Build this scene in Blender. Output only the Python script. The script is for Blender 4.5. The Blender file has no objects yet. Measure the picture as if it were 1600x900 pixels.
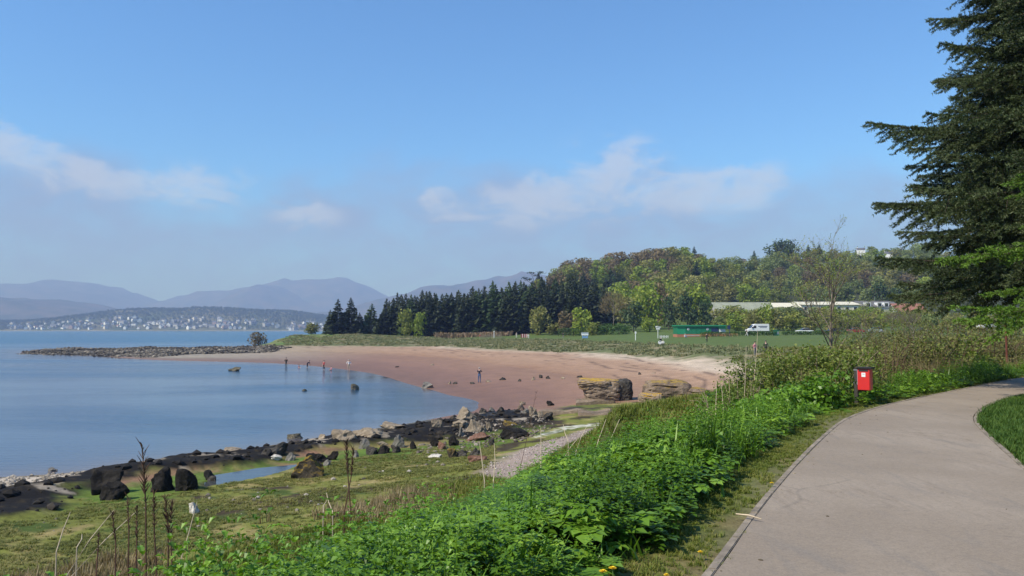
import bpy, bmesh, math, random, time
import numpy as np
from mathutils import Vector, Matrix
T0 = time.time()
RNG = np.random.default_rng(11)
random.seed(11)
scene = bpy.context.scene
COL = scene.collection
R = math.radians

# ------------------------------------------------------------------ camera, sky, sun, exposure
F, CAMZ = 1250.0, 6.5                      # focal length for a 1600 px wide frame, eye height above the water
PITCH = math.atan(65 / F)
cam_d = bpy.data.cameras.new('camera'); cam = bpy.data.objects.new('camera', cam_d); COL.objects.link(cam)
cam_d.sensor_width = 36.0; cam_d.lens = 36.0 * F / 1600; cam_d.clip_start = 0.05; cam_d.clip_end = 60000
cam.location = (0, 0, CAMZ); cam.rotation_euler = (math.pi / 2 + PITCH, 0, 0)
scene.camera = cam
scene.view_settings.view_transform = 'Standard'; scene.view_settings.look = 'None'
scene.view_settings.exposure = 0.22; scene.view_settings.gamma = 1.0; scene.view_settings.use_curve_mapping = False
scene.cycles.use_denoising = True
scene.cycles.max_bounces = 6; scene.cycles.diffuse_bounces = 2; scene.cycles.glossy_bounces = 2
scene.cycles.transmission_bounces = 3; scene.cycles.transparent_max_bounces = 6; scene.cycles.volume_bounces = 0
scene.cycles.caustics_reflective = False; scene.cycles.caustics_refractive = False

SUN_EL, SUN_AZ = R(46), R(180 + 60)        # azimuth clockwise from +Y (the way the camera looks): behind the left shoulder
sun_dir = Vector((math.sin(SUN_AZ) * math.cos(SUN_EL), math.cos(SUN_AZ) * math.cos(SUN_EL), math.sin(SUN_EL)))
sun_d = bpy.data.lights.new('sun', 'SUN'); sun = bpy.data.objects.new('sun', sun_d); COL.objects.link(sun)
sun_d.energy = 5.0; sun_d.angle = R(0.6); sun_d.color = (1.0, 0.93, 0.82)
sun.rotation_euler = sun_dir.to_track_quat('Z', 'Y').to_euler()
sun.location = (-20, -20, 60)

class NT:                                   # terse node-tree builder
    def __init__(s, tree): s.t = tree; s.t.nodes.clear()
    def n(s, kind, **kw):
        nd = s.t.nodes.new(kind)
        for k, v in kw.items():
            if k.startswith('i_'): s.set(nd.inputs[k[2:].replace('_', ' ')], v)
            elif k.startswith('x'): s.set(nd.inputs[int(k[1:])], v)
            else: setattr(nd, k, v)
        return nd
    def set(s, sock, v):
        if hasattr(v, 'outputs'): s.t.links.new(v.outputs[0], sock)
        elif hasattr(v, 'is_output'): s.t.links.new(v, sock)
        else:
            if hasattr(sock.default_value, '__len__') and not hasattr(v, '__len__'): v = (v,) * len(sock.default_value)
            if hasattr(sock.default_value, '__len__') and len(sock.default_value) == 4 and len(v) == 3: v = tuple(v) + (1,)
            sock.default_value = v
    def m(s, op, a, b=0.0, c=0.0, clamp=False):
        nd = s.t.nodes.new('ShaderNodeMath'); nd.operation = op; nd.use_clamp = clamp
        for i, v in enumerate((a, b, c)): s.set(nd.inputs[i], v)
        return nd.outputs[0]
    def mix(s, f, a, b, mode='MIX'):
        nd = s.t.nodes.new('ShaderNodeMix'); nd.data_type = 'RGBA'; nd.blend_type = mode
        s.set(nd.inputs[0], f); s.set(nd.inputs[6], a); s.set(nd.inputs[7], b)
        return nd.outputs[2]
    def rng(s, v, a, b, c=0.0, d=1.0, smooth=True):
        nd = s.t.nodes.new('ShaderNodeMapRange'); nd.interpolation_type = 'SMOOTHSTEP' if smooth else 'LINEAR'
        for i, q in enumerate((v, a, b, c, d)): s.set(nd.inputs[i], q)
        return nd.outputs[0]
    def noise(s, scale, detail=4, rough=0.55, vec=None, dist=0.0):
        nd = s.t.nodes.new('ShaderNodeTexNoise')
        nd.inputs['Scale'].default_value = scale; nd.inputs['Detail'].default_value = detail
        nd.inputs['Roughness'].default_value = rough; nd.inputs['Distortion'].default_value = dist
        if vec is not None: s.set(nd.inputs['Vector'], vec)
        return nd.outputs[0]

world = bpy.data.worlds.new('World'); scene.world = world; world.use_nodes = True
W = NT(world.node_tree)
wo = W.n('ShaderNodeOutputWorld'); bg = W.n('ShaderNodeBackground'); bg.inputs["Strength"].default_value = 0.125
W.t.links.new(bg.outputs[0], wo.inputs[0])
sky = W.n('ShaderNodeTexSky', sky_type='NISHITA', sun_disc=False, sun_elevation=SUN_EL, sun_rotation=SUN_AZ)
sky.air_density = 1.0; sky.dust_density = 0.2; sky.ozone_density = 4.0; sky.altitude = 0
tc = W.n('ShaderNodeTexCoord'); sep = W.n('ShaderNodeSeparateXYZ'); W.set(sep.inputs[0], tc.outputs['Generated'])
el = W.m('MULTIPLY', W.m('ARCSINE', sep.outputs[2]), 57.2958)
az = W.m('MULTIPLY', W.m('ARCTAN2', sep.outputs[0], sep.outputs[1]), 57.2958)
cv = W.n('ShaderNodeCombineXYZ'); W.set(cv.inputs[0], W.m('MULTIPLY', az, 0.55)); W.set(cv.inputs[1], el); W.set(cv.inputs[2], 3.7)
n_big = W.noise(0.17, 5, 0.55, cv.outputs[0], 0.3); n_fine = W.noise(0.45, 6, 0.62, cv.outputs[0], 0.4)
# a low bank of fair-weather cloud all round the horizon; its ragged top follows the noise, its base fades into haze
top = W.m('ADD', 3.6, W.m('MULTIPLY', n_big, 14.0))
veil = W.m('MULTIPLY', W.rng(W.m('SUBTRACT', top, el), -2.0, 3.5), W.rng(n_fine, .2, .7, .62, 1.0))
def blob(a0, e0, wa, we):
    da = W.m('DIVIDE', W.m('SUBTRACT', az, a0), wa); de = W.m('DIVIDE', W.m('SUBTRACT', el, e0), we)
    return W.m('EXPONENT', W.m('MULTIPLY', W.m('ADD', W.m('MULTIPLY', da, da), W.m('MULTIPLY', de, de)), -1.0))
puff = None
for b in [(-27.5, 9.6, 3.8, 1.3), (-20.8, 9.6, 2.8, 1.25), (-33, 11.4, 3.0, 1.3), (-5.4, 9.4, 1.7, 1.2), (-14.5, 7.9, 2.2, 1.1),
          (7.4, 11.2, 4.6, 2.2), (16.0, 10.2, 2.8, 1.4), (11.5, 9.6, 5, 1.4), (1, 9.0, 6, 1.6), (47, 9.6, 8, 1.6), (-60, 10, 9, 1.6),
          (75, 10.4, 6, 1.5), (110, 9.5, 10, 1.5), (150, 10, 8, 1.6), (-100, 9.6, 8, 1.5), (-150, 10.3, 9, 1.5)]:
    q = blob(*b); puff = q if puff is None else W.m('ADD', puff, q)
puff = W.m('MINIMUM', puff, 1.0)
puff = W.m('MULTIPLY', W.rng(W.m('ADD', puff, W.m('MULTIPLY', W.m('SUBTRACT', n_fine, 0.5), 4.2)), 0.2, 1.3), W.rng(puff, 0.03, 0.5))
clear = W.mix(1.0, sky.outputs[0], (.74, 1.13, 1.42, 1), 'MULTIPLY')      # the deep blue the photograph records
c1 = W.mix(W.m('MULTIPLY', veil, 0.78), clear, (2.3, 2.68, 4.1))
c2 = W.mix(W.m('MULTIPLY', puff, 0.58), c1, (4.75, 5.2, 6.3))
W.set(bg.inputs['Color'], c2)

# ------------------------------------------------------------------ geometry helpers
CT, ST = math.cos(PITCH), math.sin(PITCH)
def P(x, y, z):                              # the point at height z that a photo pixel shows
    a, b = (x - 800) / F, (450 - y) / F
    t = (z - CAMZ) / (ST + b * CT)
    return np.array((a * t, (CT - b * ST) * t, z))
def PD(x, y, d):                             # the point at ground distance d that a photo pixel shows
    a, b = (x - 800) / F, (450 - y) / F
    t = d / (CT - b * ST)
    return np.array((a * t, d, CAMZ + (ST + b * CT) * t))

def _hash(ix, iy, seed):
    h = (ix * 374761393 + iy * 668265263 + seed * 1442695041) & 0xFFFFFFFF
    h = ((h ^ (h >> 13)) * 1274126177) & 0xFFFFFFFF
    return ((h ^ (h >> 16)) & 0xFFFF) / 65535.0
def vnoise(x, y, seed=0):
    x = np.asarray(x, float); y = np.asarray(y, float)
    ix = np.floor(x).astype(np.int64); iy = np.floor(y).astype(np.int64); fx = x - ix; fy = y - iy
    fx = fx * fx * (3 - 2 * fx); fy = fy * fy * (3 - 2 * fy)
    a = _hash(ix, iy, seed); b = _hash(ix + 1, iy, seed); c = _hash(ix, iy + 1, seed); d = _hash(ix + 1, iy + 1, seed)
    return (a + (b - a) * fx) * (1 - fy) + (c + (d - c) * fx) * fy
def fbm(x, y, seed=0, oct=4, gain=0.5):
    s = 0; a = 1; t = 0
    for o in range(oct):
        s = s + a * vnoise(np.asarray(x) * 2 ** o + 17.3 * o, np.asarray(y) * 2 ** o - 9.1 * o, seed + o); t += a; a *= gain
    return s / t
def sstep(a, b, v):
    t = np.clip((v - a) / (b - a), 0, 1); return t * t * (3 - 2 * t)
def poly_sd(X, Y, poly):                     # signed distance to a polygon, positive inside
    p = np.asarray([(q[0], q[1]) for q in poly]); d = np.full(np.shape(X), 1e18); ins = np.zeros(np.shape(X), bool)
    for i in range(len(p)):
        a, b = p[i], p[(i + 1) % len(p)]; e = b - a; L = e @ e + 1e-12
        t = np.clip(((X - a[0]) * e[0] + (Y - a[1]) * e[1]) / L, 0, 1)
        d = np.minimum(d, (X - a[0] - t * e[0]) ** 2 + (Y - a[1] - t * e[1]) ** 2)
        c = (a[1] > Y) != (b[1] > Y)
        with np.errstate(divide='ignore', invalid='ignore'):
            ins ^= c & (X < e[0] * (Y - a[1]) / (e[1] if e[1] != 0 else 1e-12) + a[0])
    return np.sqrt(d) * np.where(ins, 1, -1)
def line_sd(X, Y, pts):                      # distance to a polyline and side (positive on the left)
    d = np.full(np.shape(X), 1e18); side = np.zeros(np.shape(X))
    for a, b in zip(pts[:-1], pts[1:]):
        e = np.array((b[0] - a[0], b[1] - a[1])); L = e @ e
        t = np.clip(((X - a[0]) * e[0] + (Y - a[1]) * e[1]) / L, 0, 1)
        dx, dy = X - a[0] - t * e[0], Y - a[1] - t * e[1]; q = dx * dx + dy * dy
        cr = e[0] * (Y - a[1]) - e[1] * (X - a[0])
        side = np.where(q < d, np.sign(cr), side); d = np.minimum(d, q)
    return np.sqrt(d) * side

def np_mesh(name, V, Fc, smooth=True):
    me = bpy.data.meshes.new(name); V = np.asarray(V, np.float32); Fc = np.asarray(Fc, np.int32); k = Fc.shape[1]
    me.vertices.add(len(V)); me.vertices.foreach_set('co', V.ravel())
    me.loops.add(Fc.size); me.loops.foreach_set('vertex_index', Fc.ravel())
    me.polygons.add(len(Fc)); me.polygons.foreach_set('loop_start', np.arange(0, Fc.size, k, dtype=np.int32))
    me.polygons.foreach_set('loop_total', np.full(len(Fc), k, np.int32))
    me.polygons.foreach_set('use_smooth', np.full(len(Fc), smooth, bool))
    me.update(calc_edges=True); return me
def set_attr(me, name, vals):
    a = me.attributes.new(name, 'FLOAT', 'POINT'); a.data.foreach_set('value', np.asarray(vals, np.float32).ravel())
def set_col(me, name, rgb):
    a = me.attributes.new(name, 'FLOAT_COLOR', 'POINT')
    q = np.ones((len(rgb), 4), np.float32); q[:, :3] = rgb; a.data.foreach_set('color', q.ravel())
def tag(o, label=None, cat=None, group=None, kind=None):
    if label: o['label'] = label
    if cat: o['category'] = cat
    if group: o['group'] = group
    if kind: o['kind'] = kind
    return o
def link(name, me, mats=None, parent=None, loc=None, rot=None, scale=None):
    o = bpy.data.objects.new(name, me); COL.objects.link(o)
    if mats is not None:
        for m_ in (mats if isinstance(mats, (list, tuple)) else [mats]):
            if len(me.materials) < (len(mats) if isinstance(mats, (list, tuple)) else 1): me.materials.append(m_)
    if parent: o.parent = parent
    if loc is not None: o.location = loc
    if rot is not None: o.rotation_euler = rot
    if scale is not None: o.scale = scale if hasattr(scale, '__len__') else (scale,) * 3
    return o
def empty(name, loc=(0, 0, 0), rz=0.0, scale=1.0):
    o = bpy.data.objects.new(name, None); COL.objects.link(o); o.location = loc; o.rotation_euler = (0, 0, rz); o.empty_display_size = 0.3
    o.scale = (scale,) * 3 if not hasattr(scale, '__len__') else scale
    return o
class MB:                                    # collects boxes, tubes and prisms into one mesh
    def __init__(s): s.v = []; s.f = []
    def add(s, vs, fs):
        o = len(s.v); s.v += [tuple(v) for v in vs]; s.f += [tuple(i + o for i in f) for f in fs]; return s
    def box(s, x0, x1, y0, y1, z0, z1):
        return s.add([(x0, y0, z0), (x1, y0, z0), (x1, y1, z0), (x0, y1, z0), (x0, y0, z1), (x1, y0, z1), (x1, y1, z1), (x0, y1, z1)],
                     [(0, 3, 2, 1), (4, 5, 6, 7), (0, 1, 5, 4), (1, 2, 6, 5), (2, 3, 7, 6), (3, 0, 4, 7)])
    def tube(s, pts, rad, n=6, cap=True):
        pts = [Vector(p) for p in pts]; rad = rad if hasattr(rad, '__len__') else [rad] * len(pts); vs = []; fs = []
        for i, p in enumerate(pts):
            d = (pts[min(i + 1, len(pts) - 1)] - pts[max(i - 1, 0)]).normalized()
            u = d.cross(Vector((0, 0, 1)) if abs(d.z) < 0.9 else Vector((1, 0, 0))).normalized(); w = d.cross(u)
            for k in range(n):
                a = 2 * math.pi * k / n; vs.append(p + (u * math.cos(a) + w * math.sin(a)) * rad[i])
        for i in range(len(pts) - 1):
            for k in range(n):
                fs.append((i * n + k, i * n + (k + 1) % n, (i + 1) * n + (k + 1) % n, (i + 1) * n + k))
        if cap: fs += [tuple(range(n - 1, -1, -1)), tuple((len(pts) - 1) * n + k for k in range(n))]
        return s.add(vs, fs)
    def extrude_y(s, prof, y0, y1):          # prof: list of (x, z), extruded along y
        n = len(prof); vs = [(x, y0, z) for x, z in prof] + [(x, y1, z) for x, z in prof]
        fs = [tuple(range(n)), tuple(range(2 * n - 1, n - 1, -1))] + [(i, i + n, (i + 1) % n + n, (i + 1) % n) for i in range(n)]
        return s.add(vs, fs)
    def mesh(s, name, smooth=False, bevel=0.0):
        me = bpy.data.meshes.new(name); me.from_pydata(s.v, [], s.f); me.update()
        bm = bmesh.new(); bm.from_mesh(me)
        if bevel:
            bmesh.ops.remove_doubles(bm, verts=bm.verts, dist=1e-5)
            bmesh.ops.bevel(bm, geom=[e for e in bm.edges if e.calc_face_angle(0) > 0.5], offset=bevel, segments=2, affect='EDGES', clamp_overlap=True)
        bmesh.ops.recalc_face_normals(bm, faces=bm.faces); bm.to_mesh(me); bm.free()
        if smooth: me.polygons.foreach_set('use_smooth', [True] * len(me.polygons))
        return me
    def obj(s, name, mat, parent=None, smooth=False, bevel=0.0, **kw): return link(name, s.mesh(name, smooth, bevel), mat, parent, **kw)

# ------------------------------------------------------------------ materials
MATS = {}
def principled(name):
    m_ = bpy.data.materials.new(name); m_.use_nodes = True; t = NT(m_.node_tree)
    out = t.n('ShaderNodeOutputMaterial'); b = t.n('ShaderNodeBsdfPrincipled'); t.t.links.new(b.outputs[0], out.inputs[0])
    MATS[name] = m_; return m_, t, b, out
def plain(name, rgb, rough=0.6, var=0.15, scale=3.0, metal=0.0, bump=0.0, spec=0.5):
    m_, t, b, out = principled(name)
    co = t.n('ShaderNodeTexCoord').outputs['Object']; nz = t.noise(scale, 5, 0.6, co)
    f = t.rng(nz, 0.3, 0.7, 1 - var, 1 + var, False)
    t.set(b.inputs['Base Color'], t.mix(1.0, (*rgb, 1), t.n('ShaderNodeCombineColor', x0=f, x1=f, x2=f).outputs[0], 'MULTIPLY'))
    b.inputs['Roughness'].default_value = rough; b.inputs['Metallic'].default_value = metal; b.inputs['Specular IOR Level'].default_value = spec
    if bump:
        bp = t.n('ShaderNodeBump'); bp.inputs['Strength'].default_value = bump; bp.inputs['Distance'].default_value = 0.05
        t.set(bp.inputs['Height'], t.noise(scale * 4, 6, 0.65, co)); t.set(b.inputs['Normal'], bp.outputs[0])
    return m_
def foliage(name, c0, c1, c2, trans=0.35, rough=0.5, objvar=0.0, spec=0.3):
    # c0..c2: dark, middle and light leaf colours picked by each leaf's own 'var' value; a little light passes through the leaves
    m_, t, b, out = principled(name)
    at = t.n('ShaderNodeAttribute', attribute_name='var').outputs['Fac']
    if objvar:
        oi = t.n('ShaderNodeObjectInfo').outputs['Random']; at = t.m('ADD', at, t.m('MULTIPLY', t.m('SUBTRACT', oi, 0.5), objvar), clamp=True)
    cr = t.n('ShaderNodeValToRGB'); t.set(cr.inputs[0], at); e = cr.color_ramp.elements
    e[0].color = (*c0, 1); e[1].color = (*c2, 1); k = e.new(0.5); k.color = (*c1, 1)
    t.set(b.inputs['Base Color'], cr.outputs[0]); b.inputs['Roughness'].default_value = rough; b.inputs['Specular IOR Level'].default_value = spec
    tr = t.n('ShaderNodeBsdfTranslucent'); t.set(tr.inputs[0], t.mix(1.0, cr.outputs[0], (1.3, 1.25, 0.6, 1), 'MULTIPLY'))
    mx = t.n('ShaderNodeMixShader'); mx.inputs[0].default_value = trans
    t.t.links.new(b.outputs[0], mx.inputs[1]); t.t.links.new(tr.outputs[0], mx.inputs[2]); t.t.links.new(mx.outputs[0], out.inputs[0])
    return m_
# ------------------------------------------------------------------ terrain: heights from surveyed points
ZP = 4.9                                     # height of the footpath above the water
PL = [(-9.3, -16), (-3.9, -5.2), (-1.3, 0)] + [tuple(P(x, y, ZP)[:2]) for x, y in
      [(1117, 900), (1185, 799), (1256, 715), (1306, 667), (1328, 652), (1377, 635), (1425, 624), (1484, 612), (1545, 600), (1600, 589)]] + [(24, 31.5), (38, 40.5), (70, 56)]
PR = [(-6.6, -17), (-1.0, -5.8), (1.8, 0)] + [tuple(P(x, y, ZP)[:2]) for x, y in
      [(1600, 735), (1556, 695), (1527, 668), (1519, 655), (1523, 645), (1541, 632), (1573, 621), (1600, 616)]] + [(15.5, 22), (25.5, 28.8), (39.5, 37.6), (71, 53)]
def chaikin(pl):
    out = [pl[0]]
    for a, b_ in zip(pl[:-1], pl[1:]):
        out += [(a[0] * .75 + b_[0] * .25, a[1] * .75 + b_[1] * .25), (a[0] * .25 + b_[0] * .75, a[1] * .25 + b_[1] * .75)]
    return out + [pl[-1]]
PL = chaikin(PL); PR = chaikin(chaikin(PR))
PATH_POLY = PL + PR[::-1]
cp = []
def C(*rows):
    for r in rows: cp.append(P(*r))
# near shore: marsh, weed-covered ledge, water's edge, column by column from the left
C((-150, 900, 1.3), (-150, 800, .7), (-150, 770, .2), (-150, 755, -.1), (-150, 735, -.5), (-150, 650, -1.5))
C((0, 900, 1.35), (0, 830, 1.0), (0, 795, .55), (0, 770, .3), (0, 752, .12), (0, 742, -.08), (0, 725, -.5), (0, 650, -1.5), (0, 590, -2.5))
C((120, 860, 1.15), (120, 800, .85), (120, 770, .6), (120, 748, .32), (120, 735, -.08), (120, 715, -.6))
C((220, 900, 1.4), (220, 830, 1.05), (220, 780, .8), (220, 750, .55), (220, 728, .32), (225, 716, -.15), (225, 695, -.6), (220, 620, -1.6))
C((330, 880, 1.4), (330, 820, 1.1), (330, 775, .85), (330, 745, .62), (330, 720, .38), (335, 705, -.12), (335, 685, -.6))
C((430, 830, 1.3), (430, 780, 1.0), (430, 742, .72), (430, 715, .45), (435, 697, .1), (440, 688, -.2), (440, 670, -.6), (440, 600, -1.2))
C((550, 780, 1.25), (550, 740, .95), (550, 710, .7), (550, 690, .45), (545, 678, .05), (540, 668, -.25), (540, 640, -.5))
C((650, 755, 1.35), (650, 725, 1.0), (650, 700, .7), (650, 675, .42), (640, 662, .02), (630, 652, -.25), (620, 620, -.4))
C((740, 735, 1.45), (740, 705, .9), (740, 680, .65), (740, 655, .35), (730, 643, -.05), (715, 632, -.15))
C((800, 735, 1.7), (830, 700, 1.5), (820, 672, .8), (810, 650, .5), (800, 638, .25), (780, 630, .06))
C((900, 690, 1.6), (900, 668, 1.25), (900, 645, .95), (890, 628, .6), (880, 610, .6), (1000, 665, 1.55), (1000, 648, 1.25), (1000, 628, 1.0), (1000, 610, .95))
C((1100, 640, 1.9), (1100, 620, 1.5), (1100, 600, 1.4), (1200, 610, 2.6), (1200, 590, 2.7))
# the bay: waterline and beach
C((745, 633, .0), (700, 617, 0), (660, 606, 0), (620, 594, 0), (580, 583, 0), (540, 577.5, 0), (500, 573, 0), (450, 569, 0), (380, 566, 0), (300, 564, 0), (235, 562, 0), (150, 556, -.02), (30, 550.5, .0))
C((680, 632, -.15), (600, 608, -.2), (500, 586, -.3), (400, 577, -.35), (300, 573, -.35), (200, 569, -.5), (100, 560, -.5), (400, 600, -.9), (100, 590, -1.6), (0, 557, -.6))
C((760, 598, .5), (700, 580, .5), (800, 580, .85), (900, 598, .85), (1000, 590, 1.3), (620, 571, .45), (560, 562, .45), (480, 560, .35))
C((700, 563, .85), (800, 565, 1.2), (900, 570, 1.4), (1000, 573, 1.7), (1100, 580, 2.1), (600, 555, .85), (500, 553, .75), (420, 556, .4), (350, 556, .4))
C((430, 541, 1.7), (600, 541, 1.9), (700, 541, 2.2), (800, 548, 2.1), (900, 551, 2.1), (1000, 557, 2.3), (1060, 563, 2.4), (1120, 566, 2.6), (1200, 575, 2.8))
C((500, 547, 1.2), (600, 547, 1.45), (700, 550, 1.5), (800, 556, 1.6))
C((500, 530, 2.9), (700, 530, 3.2), (900, 533, 3.5), (1050, 541, 3.5), (1200, 548, 3.9), (1400, 545, 4.5), (600, 534, 2.7), (800, 538, 2.9), (960, 545, 2.95), (1100, 553, 3.3))
# the stony spit
C((230, 550, .75), (230, 542.5, 1.0), (330, 550, .7), (330, 542, 1.2), (120, 549, .35), (120, 543.5, .75), (70, 547, .3), (400, 546, 1.0), (420, 536, 2.0), (430, 531, 2.6))
for x, d in [(30, 262), (120, 268), (230, 275), (330, 285), (400, 305), (440, 335), (470, 360), (490, 400)]: cp.append(np.array((*PD(x, 500, d)[:2], -.8)))
for x, d in [(-60, 230), (-200, 240), (0, 330), (200, 340), (400, 380), (460, 460), (480, 700), (200, 700), (-400, 300), (-400, 900), (300, 1500)]: cp.append(np.array((*PD(x, 500, d)[:2], -3)))
for x, y, d in [(450, 526.5, 330), (480, 524, 345), (520, 522, 300), (600, 522, 305), (700, 522, 300), (800, 523, 290), (900, 524, 260), (1000, 526, 215), (1100, 525, 200), (1200, 523, 205),
                (1300, 523, 200), (1420, 523, 180), (1560, 525, 150), (1700, 530, 120), (520, 521.5, 380), (600, 521, 420), (700, 518, 420)]: cp.append(PD(x, y, d))
# the wooded hill behind
for x, y, d in [(760, 515, 400), (850, 505, 330), (950, 508, 320), (1050, 508, 320), (1150, 505, 300), (1250, 505, 290), (1400, 506, 280), (1550, 508, 270), (1750, 508, 260),
                (800, 492, 450), (880, 478, 430), (980, 478, 410), (1080, 476, 400), (1180, 480, 390), (1300, 478, 390), (1450, 478, 390), (1700, 480, 380),
                (840, 462, 520), (900, 436, 520), (1000, 424, 520), (1060, 420, 520), (1140, 424, 520), (1240, 418, 520), (1350, 414, 540), (1450, 405, 540), (1600, 405, 540), (1800, 410, 540),
                (860, 452, 600), (900, 432, 600), (1000, 418, 610), (1060, 410, 610), (1140, 424, 610), (1240, 408, 620), (1350, 405, 640), (1450, 402, 640), (1700, 402, 640)]: cp.append(PD(x, y, d))
for x, y, d in [(700, 512, 600), (800, 492, 700), (900, 470, 800), (1050, 455, 850), (1250, 445, 850), (1500, 440, 850), (1800, 440, 850), (560, 518, 520), (500, 530, 420), (600, 518, 700)]: cp.append(PD(x, y, d))
for a in range(0, 360, 12):                  # far rim: sea to the left, low country to the right and behind
    for rr in (2000, 9000):
        sea_side = 192 < (a + 0) < 357
        cp.append(np.array((rr * math.sin(R(a)), rr * math.cos(R(a)), -3.0 if sea_side or a < 3 else 20.0)))
# the bank: from the path's left edge down to the marsh
def along(pl, step):
    out = []
    for a, b in zip(pl[:-1], pl[1:]):
        a = np.array(a); b = np.array(b); n = max(1, int(np.linalg.norm(b - a) / step))
        for i in range(n): out.append((a + (b - a) * i / n, (b - a) / np.linalg.norm(b - a)))
    return out
for p, d in along(PL, 3.2):
    nrm = np.array((-d[1], d[0]))
    if p[1] > 60: continue
    prof = [(0, 4.88), (1.2, 4.86), (2.5, 4.66), (3.6, 4.2), (5, 3.35), (6.5, 2.4), (8, 1.75), (10.5, 1.35)] if p[1] < 12.5 else \
           [(0, 4.88), (1.2, 4.80), (2.2, 4.48), (3.2, 3.95), (4.6, 3.1), (6.5, 2.3)] if p[1] < 17 else [(0, 4.88), (2, 4.85), (4, 4.7), (7, 4.3)]
    if p[1] < -1: prof = prof + [(16, .7), (26, -.4)]
    for s_, z in prof: cp.append(np.array((*(p + nrm * s_), z)))
for p, d in along(PR, 4.0):
    nrm = np.array((d[1], -d[0]))
    for s_, z in [(0.05, 4.9), (2, 4.98), (6, 5.05), (14, 5.0)]:
        q = p + nrm * s_
        if q[1] < 60: cp.append(np.array((*q, z)))
for x, y in [(20, 5), (30, 0), (40, 15), (20, -20), (60, -10), (55, 30), (90, 50), (0, -40), (40, -60), (120, 20)]: cp.append(np.array((x, y, 5.2)))
for x, y in [(-30, -10), (-60, 10), (-60, -40), (-120, 20), (-150, 100), (-80, 60), (-40, 60), (-30, 90), (-90, 120)]: cp.append(np.array((x, y, -1.6 - .004 * math.hypot(x, y))))
cp = np.array(cp)
def warp(X, Y):
    r = np.hypot(X, Y) + 1e-6; k = np.log1p(r / 6.0) / r
    return X * k, Y * k
wx, wy = warp(cp[:, 0], cp[:, 1])
# drop near-duplicates so the system stays well conditioned
keep = []
for i in range(len(cp)):
    if all((wx[i] - wx[j]) ** 2 + (wy[i] - wy[j]) ** 2 > 2.0e-5 for j in keep): keep.append(i)
cp = cp[keep]; wx = wx[keep]; wy = wy[keep]
def zc(z): return np.sign(z) * np.log1p(np.abs(z) / 3.0)      # compress heights so the hill does not ripple the beach
def zu(q): return np.sign(q) * 3.0 * np.expm1(np.abs(q))
K = np.hypot(wx[:, None] - wx[None], wy[:, None] - wy[None])
coef = np.linalg.solve(-K + np.eye(len(cp)) * 1e-3 * 0 - np.eye(len(cp)) * -0.0 + np.eye(len(cp)) * 4e-4, zc(cp[:, 2]) - zc(cp[:, 2]).mean())
ZM = zc(cp[:, 2]).mean()
def H0(X, Y):
    X = np.atleast_1d(np.asarray(X, float)); Y = np.atleast_1d(np.asarray(Y, float)); sh = X.shape; X = X.ravel(); Y = Y.ravel()
    out = np.empty(len(X)); u, v = warp(X, Y)
    for i in range(0, len(X), 20000):
        s_ = slice(i, i + 20000); out[s_] = -np.hypot(u[s_, None] - wx[None], v[s_, None] - wy[None]) @ coef
    return zu(out + ZM).reshape(sh)
def wpoly(rows): return [tuple(P(*r)[:2]) for r in rows]
LEDGE = wpoly([(-60, 790, .4), (0, 772, .4), (100, 747, .4), (180, 728, .4), (290, 710, .35), (420, 701, .3), (470, 687, .3), (560, 676, .3), (640, 665, .3), (740, 650, .3), (780, 645, .35), (830, 647, .5), (862, 656, .8),
               (850, 664, .9), (800, 672, .8), (700, 688, .65), (640, 692, .6), (560, 699, .6), (480, 706, .6), (380, 729, .6), (300, 730, .6), (215, 746, .6), (110, 768, .6), (100, 780, .6), (115, 796, .7), (50, 812, .8), (-60, 826, .9)])
SLAB = wpoly([(-40, 752, .2), (0, 744, .1), (100, 737, .1), (160, 735, .2), (100, 747, .35), (0, 773, .4), (-60, 785, .4)])
ALGAE = wpoly([(90, 768, .6), (150, 752, .6), (330, 733, .6), (480, 706, .6), (600, 698, .65), (700, 690, .7), (800, 679, .8), (860, 668, 1.0), (800, 692, 1.0), (720, 712, .9), (640, 722, .9), (520, 726, .85), (440, 727, .8), (300, 768, .8), (230, 800, .9), (80, 802, .85)])
POOL = wpoly([(310, 756, .68), (345, 742, .68), (400, 733, .68), (450, 728.5, .68), (456, 732, .68), (420, 743, .68), (350, 758, .68), (314, 766, .68)])
TRACK = wpoly([(745, 742, 1.5), (790, 712, 1.4), (850, 688, 1.4), (930, 668, 1.4), (1000, 657, 1.5), (1080, 650, 1.7), (1120, 655, 1.9), (1040, 690, 1.9), (900, 725, 1.8), (800, 765, 1.7)])
SHELL = wpoly([(832, 676, 1.2), (880, 663, 1.2), (1000, 655, 1.35), (1010, 658, 1.4), (900, 669, 1.3), (838, 681, 1.25)])
STONY = wpoly([(25, 552, .2), (60, 546, .4), (140, 541, .9), (250, 540.5, 1.1), (420, 540, 1.6), (450, 544, 1.4), (430, 549, 1.0), (300, 554, .5), (240, 558, .3), (180, 557, .1)])
SPITG = wpoly([(300, 542, 1.2), (420, 534, 2.2)]) + [tuple(PD(x, 500, d)[:2]) for x, d in [(380, 290), (440, 320), (490, 370), (540, 330)]] + wpoly([(520, 536, 2.3), (430, 540.3, 1.75)])
E_SAND = wpoly([(430, 541, 1.7), (600, 541, 1.9), (700, 541, 2.2), (800, 548, 2.1), (900, 551, 2.1), (1000, 557, 2.3), (1060, 563, 2.4), (1120, 566, 2.6), (1200, 575, 2.8)])
E_LAWN = wpoly([(400, 528, 2.9), (500, 530, 2.9), (700, 530, 3.2), (900, 533, 3.5), (1050, 541, 3.5), (1200, 548, 3.9), (1400, 545, 4.5)])
FAR = [(900, 300), (900, 1500), (-100, 1500), (-110, 420)]
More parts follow.
